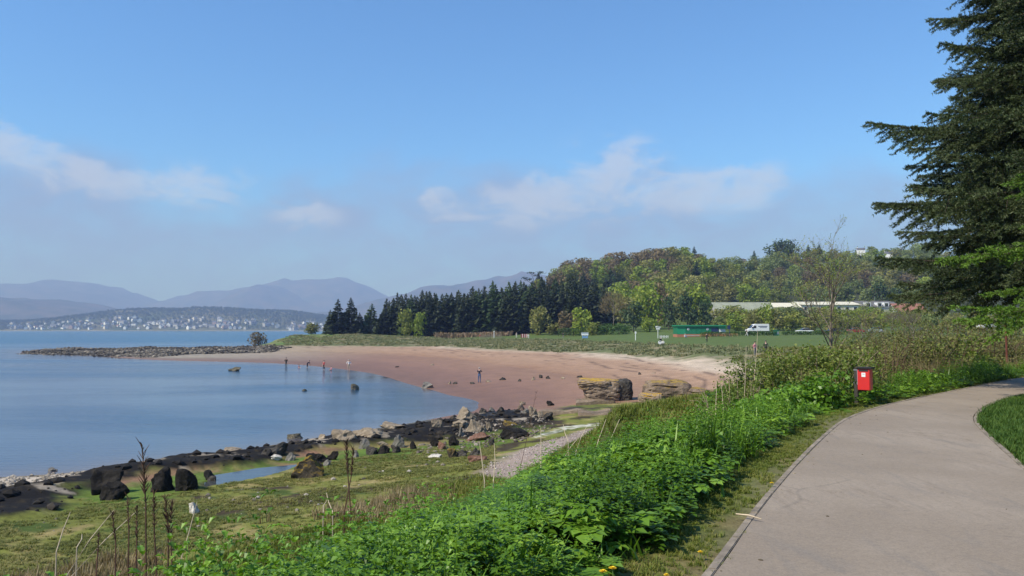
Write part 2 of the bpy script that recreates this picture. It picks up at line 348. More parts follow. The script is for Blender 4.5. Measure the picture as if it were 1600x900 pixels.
DUNE = E_SAND + wpoly([(1250, 590, 3.2), (1300, 600, 4.0)]) + [(60, 60)] + FAR + [tuple(PD(450, 500, 345)[:2])]
LAWN = E_LAWN + wpoly([(1500, 548, 4.7)]) + [(120, 60)] + FAR
def path_mask_sd(X, Y): return poly_sd(X, Y, PATH_POLY)
def H(X, Y):
    X = np.atleast_1d(np.asarray(X, float)); Y = np.atleast_1d(np.asarray(Y, float))
    z = H0(X, Y); r = np.hypot(X, Y)
    lm = sstep(-.6, .8, poly_sd(X, Y, LEDGE))
    z = z + lm * (0.20 + 0.5 * (fbm(X * .35, Y * .35, 5, 3) - .4) + .16 * (fbm(X * 1.6, Y * 1.6, 6, 3) - .5))
    z = z - 0.2 * sstep(-.05, .5, poly_sd(X, Y, POOL)) * (1 - lm)
    marsh = (z > .55) & (z < 1.9) & (r < 60) & (X < 5)
    z = z + np.where(marsh, (1 - lm) * .16 * (fbm(X * .7, Y * .7, 8, 4) - .5), 0)
    z = z + sstep(0, 4, poly_sd(X, Y, DUNE)) * (1 - sstep(0, 6, poly_sd(X, Y, LAWN))) * .5 * (fbm(X * .25, Y * .25, 9, 3) - .4) * (r > 60)
    sm = sstep(0, 3, poly_sd(X, Y, STONY)); z = z + sm * .7 * (fbm(X * .22, Y * .22, 12, 4) - .42)
    sd = path_mask_sd(X, Y); k = sstep(-.7, .05, sd)
    z = z * (1 - k) + (ZP - .03 - .0) * k
    return z
def Hs(x, y): return float(H(np.array([x]), np.array([y]))[0])

fine = np.radians(np.linspace(-36, 37, 330)); rest = np.radians(np.linspace(37, 324, 90)[1:-1])
ANG = np.concatenate([fine, rest]); RAD = np.concatenate([[0.35, .8, 1.4, 2.0], np.geomspace(2.6, 260, 400), np.geomspace(262, 900, 90)[1:], np.geomspace(920, 13000, 26)])
GX = (RAD[:, None] * np.sin(ANG)[None]); GY = (RAD[:, None] * np.cos(ANG)[None])
VX = np.concatenate([[0], GX.ravel()]); VY = np.concatenate([[0], GY.ravel()])
VZ = H(VX, VY)
na, nr = len(ANG), len(RAD)
ii, jj = np.meshgrid(np.arange(nr - 1), np.arange(na), indexing='ij'); j2 = (jj + 1) % na
quads = np.stack([1 + ii * na + jj, 1 + ii * na + j2, 1 + (ii + 1) * na + j2, 1 + (ii + 1) * na + jj], -1).reshape(-1, 4)[:, ::-1]
fan = np.stack([np.zeros(na, int), np.zeros(na, int) + 1 + np.arange(na), 1 + (np.arange(na) + 1) % na, 1 + (np.arange(na) + 1) % na], -1)
gm = np_mesh('ground', np.stack([VX, VY, VZ], -1), quads)
# from here on heights are read off the finished sheet
_Hraw = H; _A2 = np.concatenate([ANG, [ANG[0] + 2 * math.pi]]); _GZ = VZ[1:].reshape(nr, na); _GZ = np.concatenate([_GZ, _GZ[:, :1]], 1); _LR = np.log(RAD)
def H(X, Y):
    X = np.atleast_1d(np.asarray(X, float)); Y = np.atleast_1d(np.asarray(Y, float)); r_ = np.log(np.clip(np.hypot(X, Y), RAD[0] + 1e-6, RAD[-1] - 1e-3)); a = np.arctan2(X, Y); a = np.where(a < _A2[0], a + 2 * math.pi, a)
    i = np.clip(np.searchsorted(_LR, r_) - 1, 0, nr - 2); j = np.clip(np.searchsorted(_A2, a) - 1, 0, na - 1); u = (r_ - _LR[i]) / (_LR[i + 1] - _LR[i]); v = (a - _A2[j]) / (_A2[j + 1] - _A2[j])
    return (_GZ[i, j] * (1 - v) + _GZ[i, j + 1] * v) * (1 - u) + (_GZ[i + 1, j] * (1 - v) + _GZ[i + 1, j + 1] * v) * u
H0 = H
# the ground's own colours, zone by zone
def ground_colour(X, Y, Z):
    r = np.hypot(X, Y); n1 = fbm(X * .9, Y * .9, 21, 5); n2 = fbm(X * .12, Y * .12, 22, 4); n3 = fbm(X * 5, Y * 5, 23, 3); n4 = fbm(X * .03, Y * .09, 24, 3)
    def c(*v): return np.array(v)[None]
    def mx(col, new, k): k = np.clip(k, 0, 1)[:, None]; return col * (1 - k) + new * k
    wet = 1 - sstep(.3, 1.7, Z + .35 * (n2 - .5) + .2 * (n4 - .5))
    col = mx(c(.365, .235, .155) * (1 + .22 * (n1 - .5))[:, None], c(.235, .125, .078) * np.ones((len(X), 1)), wet)
    col = mx(col, c(.47, .375, .28) * (1 + .3 * (n3 - .5))[:, None], sstep(1.75, 2.3, Z + .5 * (n2 - .5)) * (r > 55))
    left = sstep(-20, -75, X) * sstep(120, 170, Y)                                # greyer, coarser sand towards the spit
    col = mx(col, c(.33, .27, .19) * (1 + .3 * (n1 - .5))[:, None], left * sstep(-.25, .15, Z))
    col = mx(col, c(.18, .098, .064), sstep(.32, .05, Z + .12 * (n2 - .5)) * (r > 55) * (Z > -.3) * .8)      # wet strip at the waterline
    band = fbm(Z * 5 + .4 * n2, X * .012 + Y * .006, 33, 3); col = col * (1 + .30 * (band - .5) * (r > 55))[:, None]
    # tide-wrack lines on the upper beach
    sdS = poly_sd(X, Y, DUNE)
    for off, w in ((-4.5, .3), (-8.5, .35), (-12, .2), (-2, .3), (-6.2, .2)):
        k = np.exp(-((sdS - off - 5 * (fbm(X * .05, Y * .05, 31, 3) - .5)) / w) ** 2) * sstep(.46, .58, fbm(X * .5, Y * .3, int(40 - off), 4)) * sstep(-100, -40, X)
        col = mx(col, c(.10, .065, .05), k * .8 * (r > 60))
    near = (r < 75) & (X < 14)
    # near shore
    mar = sstep(.5, .75, Z + .25 * (n1 - .5)) * np.where(near & (Y < 62), 1, 0)
    mcol = mx(c(.165, .175, .036) * np.ones((len(X), 1)), c(.27, .215, .085), sstep(.5, .68, n1)); mcol = mx(mcol, c(.065, .095, .018), sstep(.56, .66, fbm(X * .5, Y * .8, 25, 4)))
    mcol = mx(mcol, c(.055, .04, .022), sstep(.62, .68, fbm(X * .45 + 9, Y * .7, 26, 4)))
    col = mx(col, mcol * (1 + .5 * (n3 - .5))[:, None], mar)
    bank = sstep(1.35, 2.2, Z) * np.where(near & (Y < 30), 1, 0); col = mx(col, c(.055, .07, .02) * (1 + .5 * (n1 - .5))[:, None], bank)
    shallow = (1 - sstep(.25, .55, Z)) * np.where(near & (Y < 58), 1, 0); col = mx(col, c(.10, .085, .06) * np.ones((len(X), 1)), shallow)
    col = mx(col, c(.085, .145, .02) * (.5 + 1.0 * n3)[:, None], sstep(-.5, .7, poly_sd(X, Y, ALGAE) + 4.5 * (n1 - .55)) * (r < 75) * .9)
    col = mx(col, c(.46, .39, .31) * (1 + .5 * (n1 - .5))[:, None], sstep(-.2, .4, poly_sd(X, Y, SLAB) + 1.2 * (n1 - .5)))
    col = mx(col, c(.30, .235, .195) * (1 + .35 * (n3 - .5))[:, None], sstep(-.5, .5, poly_sd(X, Y, TRACK) + 1.2 * (n1 - .5)))
    col = mx(col, c(.62, .60, .52) * np.ones((len(X), 1)), sstep(-.2, .4, poly_sd(X, Y, SHELL) + 1.1 * (n1 - .5)) * sstep(.38, .55, n3) * .8)
    lk = sstep(-.35, .35, poly_sd(X, Y, LEDGE) + 1.8 * (n1 - .5)); weed = mx(c(.011, .009, .007) * np.ones((len(X), 1)), c(.038, .028, .015), sstep(.55, .75, n3))
    weed = mx(weed, c(.30, .25, .19), sstep(.66, .72, fbm(X * .8, Y * .8, 27, 3)))
    col = mx(col, weed, lk); rough_wet = lk * .0
    pk = sstep(-.1, .3, poly_sd(X, Y, POOL)); col = mx(col, c(.06, .055, .035), pk)
    # dunes, lawn, wood floor
    g = sstep(-2, 2, sdS + 5 * (n1 - .5) + 4 * (n2 - .5)) * (r > 45)
    dcol = mx(c(.12, .135, .055) * np.ones((len(X), 1)), c(.23, .19, .11), sstep(.48, .66, fbm(X * .2, Y * .3, 28, 4)))
    col = mx(col, dcol, g)
    col = mx(col, mx(c(.075, .12, .028) * np.ones((len(X), 1)), c(.11, .14, .04), n1), sstep(-2, 3, poly_sd(X, Y, LAWN) + 4 * (n2 - .5)) * (r > 45))
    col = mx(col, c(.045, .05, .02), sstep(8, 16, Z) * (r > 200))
    st = sstep(-1, 2, poly_sd(X, Y, STONY)); col = mx(col, mx(c(.17, .145, .11) * np.ones((len(X), 1)), c(.03, .026, .02), sstep(.42, .58, fbm(X * .15, Y * .2, 29, 4))), st * (r > 100))
    gs = sstep(-1, 3, poly_sd(X, Y, SPITG)); col = mx(col, mx(c(.10, .16, .035) * np.ones((len(X), 1)), c(.2, .18, .08), sstep(.5, .65, n1)), gs * (r > 100))
    # verge and turf by the path
    near_turf = np.where((r < 140) & (Z > 3.6) & (X > -12), 1, 0) * (1 - sstep(0, 2, poly_sd(X, Y, LAWN)))
    col = mx(col, mx(c(.095, .12, .024) * np.ones((len(X), 1)), c(.17, .145, .055), sstep(.60, .78, n1)), near_turf * sstep(3.6, 4.4, Z))
    psd = -path_mask_sd(X, Y); bare = sstep(.5, .05, psd + .5 * (n1 - .5)) * (psd > -.3); col = mx(col, c(.21, .165, .11), bare * .5 * (r < 60))
    col = mx(col, c(.07, .075, .05), (Z < -.4) * 1.0)
    wetness = np.clip(wet * (Z < 1) * (r > 55) * .8, 0, 1)
    return np.clip(col, .008, .8), wetness
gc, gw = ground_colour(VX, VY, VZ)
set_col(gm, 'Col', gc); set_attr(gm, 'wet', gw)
m_, t, b, out = principled('ground'); co = t.n('ShaderNodeNewGeometry').outputs['Position']
base = t.n('ShaderNodeAttribute', attribute_name='Col').outputs['Color']; wetn = t.n('ShaderNodeAttribute', attribute_name='wet').outputs['Fac']
g1 = t.noise(7.0, 8, 0.7, co); g2 = t.noise(0.5, 6, 0.6, co); g3 = t.noise(45.0, 3, 0.6, co)
f1 = t.m('ADD', t.rng(g1, .25, .75, .62, 1.38, False), t.rng(g3, .3, .7, -.22, .22, False)); f2 = t.m('MULTIPLY', f1, t.rng(g2, .3, .7, .85, 1.15, False))
t.set(b.inputs['Base Color'], t.mix(1.0, base, t.n('ShaderNodeCombineColor', x0=f2, x1=f2, x2=f2).outputs[0], 'MULTIPLY'))
t.set(b.inputs['Roughness'], t.m('SUBTRACT', .92, t.m('MULTIPLY', wetn, .5))); b.inputs['Specular IOR Level'].default_value = .15
bp = t.n('ShaderNodeBump'); bp.inputs['Strength'].default_value = .55; bp.inputs['Distance'].default_value = .06
t.set(bp.inputs['Height'], t.m('ADD', g1, t.m('MULTIPLY', g3, .25))); t.set(b.inputs['Normal'], bp.outputs[0])
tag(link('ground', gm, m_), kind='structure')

# ------------------------------------------------------------------ sea and tide pool
def water_material(name, deep, rough, bump_scale=1.0):
    m_, t, b, out = principled(name); co = t.n('ShaderNodeNewGeometry').outputs['Position']
    sh = t.n('ShaderNodeAttribute', attribute_name='shallow').outputs['Fac']
    mp = t.n('ShaderNodeMapping'); t.set(mp.inputs[0], co); mp.inputs['Scale'].default_value = (.006, .022, 1); mp.inputs['Rotation'].default_value = (0, 0, R(12))
    streak = t.noise(1.0, 5, .6, mp.outputs[0], .6)
    mp2 = t.n('ShaderNodeMapping'); t.set(mp2.inputs[0], co); mp2.inputs['Scale'].default_value = (.5, 1.5, 1)
    rip = t.noise(1.3, 5, .6, mp2.outputs[0]); rip2 = t.noise(.22, 3, .5, mp2.outputs[0])
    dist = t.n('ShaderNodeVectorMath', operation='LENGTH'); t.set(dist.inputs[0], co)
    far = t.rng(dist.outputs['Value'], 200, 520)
    t.set(b.inputs['Base Color'], t.mix(sh, t.mix(far, deep, (.022, .105, .19, 1)), (.115, .085, .075, 1))); t.set(b.inputs['Specular IOR Level'], t.rng(far, 0, 1, .5, .06))  # far base colour has reflected sky painted in along with the water's own blue
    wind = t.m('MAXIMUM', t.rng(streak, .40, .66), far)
    t.set(b.inputs['Roughness'], t.m('ADD', rough, t.m('MULTIPLY', wind, .16))); b.inputs['IOR'].default_value = 1.33
    bp = t.n('ShaderNodeBump'); bp.inputs['Distance'].default_value = .12
    t.set(bp.inputs['Strength'], t.m('MULTIPLY', t.m('MULTIPLY', t.m('ADD', .10, t.m('MULTIPLY', wind, .6)), bump_scale), t.m('SUBTRACT', 1.0, t.m('MULTIPLY', sh, .75))))
    t.set(bp.inputs['Height'], t.m('ADD', rip, t.m('MULTIPLY', rip2, 1.6))); t.set(b.inputs['Normal'], bp.outputs[0])
    return m_
sa = np.concatenate([np.radians(np.linspace(-40, 15, 160)), np.radians(np.linspace(15, 320, 60)[1:-1])]); sr = np.concatenate([[12], np.geomspace(20, 500, 170), np.geomspace(520, 13600, 50)])
sx = (sr[:, None] * np.sin(sa)[None]).ravel(); sy = (sr[:, None] * np.cos(sa)[None]).ravel()
ii, jj = np.meshgrid(np.arange(len(sr) - 1), np.arange(len(sa)), indexing='ij'); j2 = (jj + 1) % len(sa); n_ = len(sa)
sq = np.stack([ii * n_ + jj, (ii + 1) * n_ + jj, (ii + 1) * n_ + j2, ii * n_ + j2], -1).reshape(-1, 4)
sm_ = np_mesh('sea', np.stack([sx, sy, np.zeros_like(sx)], -1), sq)
depth = -H(sx, sy); set_attr(sm_, 'shallow', np.exp(-np.clip(depth, 0, 9) / .22) * .9)
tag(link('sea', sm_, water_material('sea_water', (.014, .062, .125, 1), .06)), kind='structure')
pc = np.mean(POOL, 0); pv = [(p[0] + (p[0] - pc[0]) * .25, p[1] + (p[1] - pc[1]) * .25, .66) for p in POOL]
pm = bpy.data.meshes.new('tide_pool'); pm.from_pydata(pv, [], [tuple(range(len(pv)))]); pm.update(); set_attr(pm, 'shallow', np.full(len(pv), .25))
tag(link('tide_pool', pm, water_material('pool_water', (.03, .05, .06, 1), .02, .15)), kind='structure')

# ------------------------------------------------------------------ hills across the water
def hill(name, prof, dist, front, back, col, seed, base=-2.0, rough=.10, nu=160, nv=26):
    xs = np.array([p[0] for p in prof], float); ys = np.array([p[1] for p in prof], float)
    u = np.linspace(xs[0], xs[-1], nu); yy = np.interp(u, xs, ys)
    k = np.ones(9) / 9; yy = np.convolve(np.pad(yy, 4, mode='edge'), k, 'valid')
    V = []
    for j in range(nv):
        s_ = j / (nv - 1) * 2 - 1; d = dist + (s_ * front if s_ < 0 else s_ * back)
        ridge = CAMZ + (515 - yy) * dist / F; sh = math.cos(abs(s_) ** 1.25 * math.pi / 2) ** .9
        X = (u - 800) / F * dist; nz = fbm(X / dist * 30 + seed, np.full(nu, d / dist * 30), seed, 5) - .5
        z = base + (ridge - base) * sh * (1 + rough * 4 * nz * (abs(s_) > .02) * min(1, abs(s_) * 3)) + (ridge - base) * .03 * nz
        V.append(np.stack([X, np.full(nu, d), np.maximum(z, base)], -1))
    V = np.array(V).reshape(-1, 3); i_, j_ = np.meshgrid(np.arange(nv - 1), np.arange(nu - 1), indexing='ij')
    q = np.stack([i_ * nu + j_, i_ * nu + j_ + 1, (i_ + 1) * nu + j_ + 1, (i_ + 1) * nu + j_], -1).reshape(-1, 4)
    me = np_mesh(name, V, q)
    m_, t, b, out = principled(name); co = t.n('ShaderNodeNewGeometry').outputs['Position']
    t.set(b.inputs['Base Color'], t.mix(t.rng(t.noise(.006, 7, .65, co), .38, .62), col[0], col[1])); b.inputs['Roughness'].default_value = 1; b.inputs['Specular IOR Level'].default_value = .1
    return tag(link(name, me, m_), kind='structure'), V
HC = ((.05, .06, .025, 1), (.12, .095, .055, 1))
hill('mountain', [(-700, 470), (-400, 455), (-150, 440), (0, 448), (60, 452), (120, 438), (170, 447), (240, 475), (330, 505), (400, 516)], 11000, 2300, 2000, HC, 3)
hill('mountain', [(150, 500), (230, 478), (320, 462), (370, 456), (420, 447), (450, 444), (500, 440), (540, 437), (570, 445), (610, 466), (660, 485), (760, 505)], 11600, 2000, 1600, HC, 8)
hill('mountain', [(320, 512), (370, 470), (400, 450), (425, 443), (450, 455), (480, 470), (540, 485), (620, 500), (700, 512)], 10400, 1500, 1500, HC, 14)
hill('mountain', [(440, 508), (520, 492), (600, 474), (650, 459), (700, 450), (760, 440), (805, 434), (850, 437), (950, 446), (1100, 456), (1300, 472), (1500, 490)], 8200, 2000, 1800, HC, 19)
hill('mountain', [(-700, 470), (-300, 450), (-100, 460), (0, 466), (80, 468), (150, 480), (210, 493), (280, 507), (330, 516)], 6400, 1200, 1000, HC, 25)
town, TV = hill('town_hillside', [(-600, 505), (-200, 503), (0, 504), (100, 502), (165, 496), (205, 488), (260, 483), (300, 486), (345, 481), (400, 486), (450, 488), (488, 489), (500, 495), (560, 497), (700, 505), (850, 513)], 4100, 800, 500, ((.06, .08, .03, 1), (.14, .13, .06, 1)), 31, base=-1.0, rough=.05, nu=240, nv=40)
tvx = TV.reshape(40, 240, 3)
def town_z(X, Y):
    v = np.clip((Y - 3300) / 800 * 19.5, 0, 38.9) if Y < 4100 else 19.5 + (Y - 4100) / 500 * 19.5
    j = int(v); u = np.clip((X - tvx[0, 0, 0]) / (tvx[0, -1, 0] - tvx[0, 0, 0]) * 239, 0, 238.9); i = int(u); a, b_ = v - j, u - i
    return float((tvx[j, i, 2] * (1 - b_) + tvx[j, i + 1, 2] * b_) * (1 - a) + (tvx[j + 1, i, 2] * (1 - b_) + tvx[j + 1, i + 1, 2] * b_) * a)
# ------------------------------------------------------------------ footpath with edging stones
pm = bpy.data.meshes.new('footpath'); pm.from_pydata([(x, y, ZP) for x, y in PATH_POLY], [], [tuple(range(len(PATH_POLY)))]); pm.update()
bm = bmesh.new(); bm.from_mesh(pm); bmesh.ops.recalc_face_normals(bm, faces=bm.faces)
for f in bm.faces:
    if f.normal.z < 0: f.normal_flip()
bmesh.ops.triangulate(bm, faces=bm.faces); bm.to_mesh(pm); bm.free()
m_, t, b, out = principled('worn_tarmac'); co = t.n('ShaderNodeNewGeometry').outputs['Position']
n1 = t.noise(.55, 6, .6, co); n2 = t.m('ADD', t.m('MULTIPLY', t.noise(60, 4, .75, co), .6), t.m('MULTIPLY', t.noise(22, 3, .8, co), .4)); n3 = t.noise(2.2, 7, .7, co, 1.5)
mp = t.n('ShaderNodeMapping'); t.set(mp.inputs[0], co); mp.inputs['Rotation'].default_value = (0, 0, R(-27)); mp.inputs['Scale'].default_value = (1.6, .35, 1)
n4 = t.noise(1.5, 6, .65, mp.outputs[0], .8)
c = t.mix(t.rng(n1, .35, .65), (.243, .193, .143, 1), (.297, .24, .182, 1)); c = t.mix(t.m('MULTIPLY', t.rng(n3, .57, .72), .5), c, (.17, .14, .11, 1))
c = t.mix(t.m('MULTIPLY', t.rng(n4, .52, .70), .6), c, (.20, .17, .14, 1))
smudge = t.m('MULTIPLY', t.rng(t.noise(2.8, 9, .8, mp.outputs[0], .5), .50, .66), t.rng(t.noise(.55, 3, .5, co), .42, .60)); c = t.mix(t.m('MULTIPLY', smudge, .5), c, (.165, .125, .088, 1))
vo = t.n('ShaderNodeTexVoronoi', feature='DISTANCE_TO_EDGE'); vo.inputs['Scale'].default_value = .42; t.set(vo.inputs['Vector'], t.mix(.25, co, t.n('ShaderNodeTexNoise', i_Scale=1.2, x0=co).outputs[1]))
crack = t.m('MULTIPLY', t.rng(vo.outputs[0], .0, .010, 1, 0), t.rng(n1, .52, .62)); c = t.mix(t.m('MULTIPLY', crack, .25), c, (.05, .045, .04, 1))
f = t.rng(n2, .25, .75, .62, 1.38, False); t.set(b.inputs['Base Color'], t.mix(1, c, t.n('ShaderNodeCombineColor', x0=f, x1=f, x2=f).outputs[0], 'MULTIPLY'))
b.inputs['Roughness'].default_value = .9; bp = t.n('ShaderNodeBump'); bp.inputs['Strength'].default_value = .5; bp.inputs['Distance'].default_value = .006
t.set(bp.inputs['Height'], n2); t.set(b.inputs['Normal'], bp.outputs[0])
path = tag(link('footpath', pm, m_), kind='structure')
M_edge = plain('edging_concrete', (.25, .205, .155), .9, .4, 6.0, bump=.4)
def edging(pl, side, y0, y1):
    pts = [(p, d) for p, d in along(pl, .02)]; acc = 0.0; last = None; line = []
    for p, d in pts:
        if last is not None: acc += np.linalg.norm(p - last)
        last = p; line.append((acc, p, d))
    arr = np.array([l[0] for l in line]); L = acc; k = 0
    while (k + 1) * .92 < L:
        i0, i1 = np.searchsorted(arr, k * .92 + .006), np.searchsorted(arr, k * .92 + .908); k += 1
        p, q = line[i0][1], line[min(i1, len(line) - 1)][1]
        if not (y0 < p[1] < y1): continue
        d = (q - p) / (np.linalg.norm(q - p) + 1e-9); n = np.array((-d[1], d[0])) * side; jz = random.uniform(-.008, .008)
        a0, a1, b0, b1 = p + n * .006, p + n * .07, q + n * .006, q + n * .07
        z0, z1 = ZP - .06, ZP + .004 + jz * .4
        MB().add([(*a0, z0), (*b0, z0), (*b1, z0), (*a1, z0), (*a0, z1), (*b0, z1 + random.uniform(-.006, .006)), (*b1, z1), (*a1, z1)],
                 [(0, 3, 2, 1), (4, 5, 6, 7), (0, 1, 5, 4), (1, 2, 6, 5), (2, 3, 7, 6), (3, 0, 4, 7)]).obj('edging_stone', M_edge, path, bevel=.006)
edging(PL, 1, 3.5, 30); edging(PR, -1, 8, 24)

# ------------------------------------------------------------------ scatter: many small copies of template plants joined into one mesh
def scatter(tpls, pos, yaw, scl, idx, var=None, tilt=None):
    VV = []; FF = []; AA = []; o = 0; k = tpls[0][1].shape[1]
    for ti, (tv, tf, ta) in enumerate(tpls):
        s_ = np.where(idx == ti)[0]
        if not len(s_): continue
        c, s2 = np.cos(yaw[s_]), np.sin(yaw[s_]); sc_ = scl[s_] if np.ndim(scl) == 1 else scl[s_]
        x = tv[None, :, 0] * c[:, None] - tv[None, :, 1] * s2[:, None]; y = tv[None, :, 0] * s2[:, None] + tv[None, :, 1] * c[:, None]; z = np.repeat(tv[None, :, 2], len(s_), 0)
        if np.ndim(scl) == 1: x, y, z = x * sc_[:, None], y * sc_[:, None], z * sc_[:, None]
        else: x, y, z = x * sc_[:, :1], y * sc_[:, :1], z * sc_[:, 1:2]
        if tilt is not None: x = x + z * tilt[s_, :1]; y = y + z * tilt[s_, 1:2]
        v = np.stack([x + pos[s_, :1], y + pos[s_, 1:2], z + pos[s_, 2:3]], -1)
        VV.append(v.reshape(-1, 3)); n = len(tv)
        FF.append((tf[None] + (np.arange(len(s_)) * n)[:, None, None] + o).reshape(-1, k)); o += n * len(s_)
        a = np.repeat(ta[None], len(s_), 0)
        if var is not None: a = a + var[s_, None]
        AA.append(a.ravel())
    return np.concatenate(VV), np.concatenate(FF), np.clip(np.concatenate(AA), 0, 1)
def stuff_mesh(name, tup, mat, parent=None, smooth=False):
    me = np_mesh(name, tup[0], tup[1], smooth); set_attr(me, 'var', tup[2]); return link(name, me, mat, parent)
def quads_from(cent, ax, ay, jit, rng):          # leaf-like four-sided faces
    n = len(cent); j = 1 + jit * (rng.random((n, 4, 1)) - .5)
    v = np.stack([cent - ax, cent - ay * .8, cent + ax, cent + ay * .8], 1); v = cent[:, None] + (v - cent[:, None]) * j
    return v.reshape(-1, 3), np.arange(n * 4).reshape(n, 4)
def unit(v): return v / (np.linalg.norm(v, axis=-1, keepdims=True) + 1e-9)
def frame(nrm, rng):
    r_ = unit(rng.normal(size=nrm.shape)); a = unit(np.cross(nrm, r_)); return a, np.cross(nrm, a)

# ------------------------------------------------------------------ trees (height 1 templates)
def crown_broad(seed, n=620, lobes=15, wide=.36, z0=.22, leaf=.033, sparse=0.0, squash=1.0):
    g = np.random.default_rng(seed); L = []
    for i in range(lobes):
        a = g.uniform(0, 6.28); e = -1 + 2 * (i + g.uniform(.1, .9)) / lobes; rr = math.sqrt(max(0, 1 - e * e * .85)) * g.uniform(.3, .75)
        L.append((rr * wide * math.cos(a), rr * wide * math.sin(a), z0 + (1 - z0) * (.47 + .38 * e * squash), g.uniform(.13, .23) * (wide / .42)))
    L = np.array(L); li = g.integers(0, lobes, n); d = unit(g.normal(size=(n, 3)) * (1, 1, .9)); rad = L[li, 3:4] * (g.uniform(.25, 1.08, (n, 1)) ** .5 if sparse else g.uniform(.72, 1.08, (n, 1)))
    c = L[li, :3] + d * rad; c[:, 2] = np.clip(c[:, 2], z0 * .7, 1.0)
    nrm = unit(d + .8 * g.normal(size=(n, 3))); a, b_ = frame(nrm, g); s_ = leaf * g.uniform(.5, 1.35, (n, 1))
    v, f = quads_from(c, a * s_, b_ * s_ * g.uniform(.5, 1, (n, 1)), .7, g)
    lob = g.uniform(-.18, .18, lobes)[li]; var = np.clip(.5 + lob + g.normal(size=n) * .16, 0, 1)
    return v, f, np.repeat(var, 4)
def crown_spruce(seed, levels=30, wide=.24, z0=.06, ragged=.35):
    g = np.random.default_rng(seed); cs = []; ax = []; ay = []; va = []
    for l in range(levels):
        f_ = (l + g.uniform(-.3, .3)) / levels; z = z0 + (1 - z0) * f_; rmax = wide * ((1 - f_) ** .85 + .02); nb = int(11 - 5 * f_)
        for k in range(nb):
            a = g.uniform(0, 6.28); L = rmax * g.uniform(1 - ragged, 1.12); dx, dy = math.cos(a), math.sin(a)
            for s_ in (.35, .65, .92):
                r_ = L * s_; wz = .030 * (1.25 - s_ * .5) * (1.1 - f_ * .7)
                cs.append((dx * r_, dy * r_, z - .05 * (r_ / wide) ** 1.4 + .02 * s_ * s_ + g.normal() * .006)); ax.append((dx * L * .24, dy * L * .24, -.012 + .006 * s_))
                w = L * .20 + .008; ti = g.uniform(-1.3, 1.3); ay.append((-dy * w, dx * w, ti * w)); va.append(.5 + .25 * (s_ - .6) + g.normal() * .14)
    n = 16; 
    for k in range(n): cs.append((g.normal() * .005, g.normal() * .005, 1 - .05 * k / n)); ax.append((0, 0, .02)); ay.append((.006 * math.cos(k), .006 * math.sin(k), 0)); va.append(.5)
    v, f = quads_from(np.array(cs), np.array(ax), np.array(ay), .6, g); return v, f, np.repeat(np.clip(va, 0, 1), 4)
def crown_twiggy(seed, n=900, wide=.34, z0=.18):    # leafless or just budding: a haze of fine twigs
    g = np.random.default_rng(seed); d = unit(g.normal(size=(n, 3))); d[:, 2] = np.abs(d[:, 2]) * .9 - .15
    r_ = g.uniform(.35, 1.0, (n, 1)) ** .6; base = np.array((0, 0, .45)); c = base + d * r_ * (wide, wide, .55); c[:, 2] = np.clip(c[:, 2], z0, 1)
    up = unit(d + (0, 0, .7) + .35 * g.normal(size=(n, 3))); side, _ = frame(up, g); L = g.uniform(.025, .06, (n, 1))
    v, f = quads_from(c, up * L, side * g.uniform(.003, .008, (n, 1)), .3, g); return v, f, np.repeat(np.clip(.5 + .2 * g.normal(size=n), 0, 1), 4)
def mesh_of(name, tup, mat):
    me = np_mesh(name, tup[0], tup[1], False); set_attr(me, 'var', tup[2]); me.materials.append(mat); return me
def trunk_mesh(name, seed, top=.75, r0=.022, limbs=7, mat=None):
    g = random.Random(seed); mb = MB(); x = y = 0; pts = []; n = 7
    for i in range(n + 1): pts.append((x, y, -.03 + (top + .03) * i / n)); x += g.uniform(-.012, .012); y += g.uniform(-.012, .012)
    mb.tube(pts, [r0 * (1.25 if i == 0 else 1 - .85 * i / n) for i in range(n + 1)], 7)
    for k in range(limbs):
        i = g.randint(2, n - 1); p = Vector(pts[i]); a = g.uniform(0, 6.28); L = g.uniform(.12, .28)
        mb.tube([p, p + Vector((math.cos(a) * L * .5, math.sin(a) * L * .5, L * .35)), p + Vector((math.cos(a) * L, math.sin(a) * L, L * .85))], [r0 * .45, r0 * .3, r0 * .1], 5)
    me = mb.mesh(name, True); me.materials.append(mat); return me
M_bark = plain('bark', (.085, .065, .048), .95, .35, 8, bump=.8)
M_bark_pale = plain('pale_bark', (.22, .19, .15), .95, .35, 8, bump=.6)
F_spruce = foliage('needles_dark', (.014, .022, .009), (.029, .043, .017), (.062, .078, .03), .12, .65, .35)
F_fir = foliage('needles_green', (0.021, 0.0414, 0.015), (0.0462, 0.0828, 0.027), (0.0945, 0.1294, 0.042), .15, .65, .35)
F_spring = foliage('leaves_spring', (0.0972, 0.1467, 0.0178), (0.2138, 0.2852, 0.0356), (0.3694, 0.4238, 0.0594), .3, .6, .4)
F_mid = foliage('leaves_mid', (0.094, 0.1232, 0.0211), (0.1879, 0.224, 0.0422), (0.3289, 0.336, 0.0704), .28, .6, .4)
F_olive = foliage('leaves_olive', (0.1079, 0.1148, 0.0315), (0.2048, 0.2079, 0.0567), (0.3234, 0.3069, 0.0977), .28, .7, .4)
F_sage = foliage('leaves_sage', (0.104, 0.1375, 0.0392), (0.176, 0.2201, 0.068), (0.2801, 0.321, 0.1111), .28, .7, .4)
F_brown = foliage('buds_brown', (.12, .09, .048), (.19, .145, .072), (.27, .21, .11), .25, .8, .4)
F_hedge = foliage('leaves_hedge', (0.0336, 0.0725, 0.014), (0.0714, 0.1368, 0.0252), (0.126, 0.2093, 0.0392), .25, .55, .3)
BROAD = [crown_broad(100 + i, 860 + 40 * i, 14 + i % 5, (.46, .54, .48, .60, .52, .42)[i], (.02, .04, .08, .0, .05, .06)[i], .05) for i in range(6)]
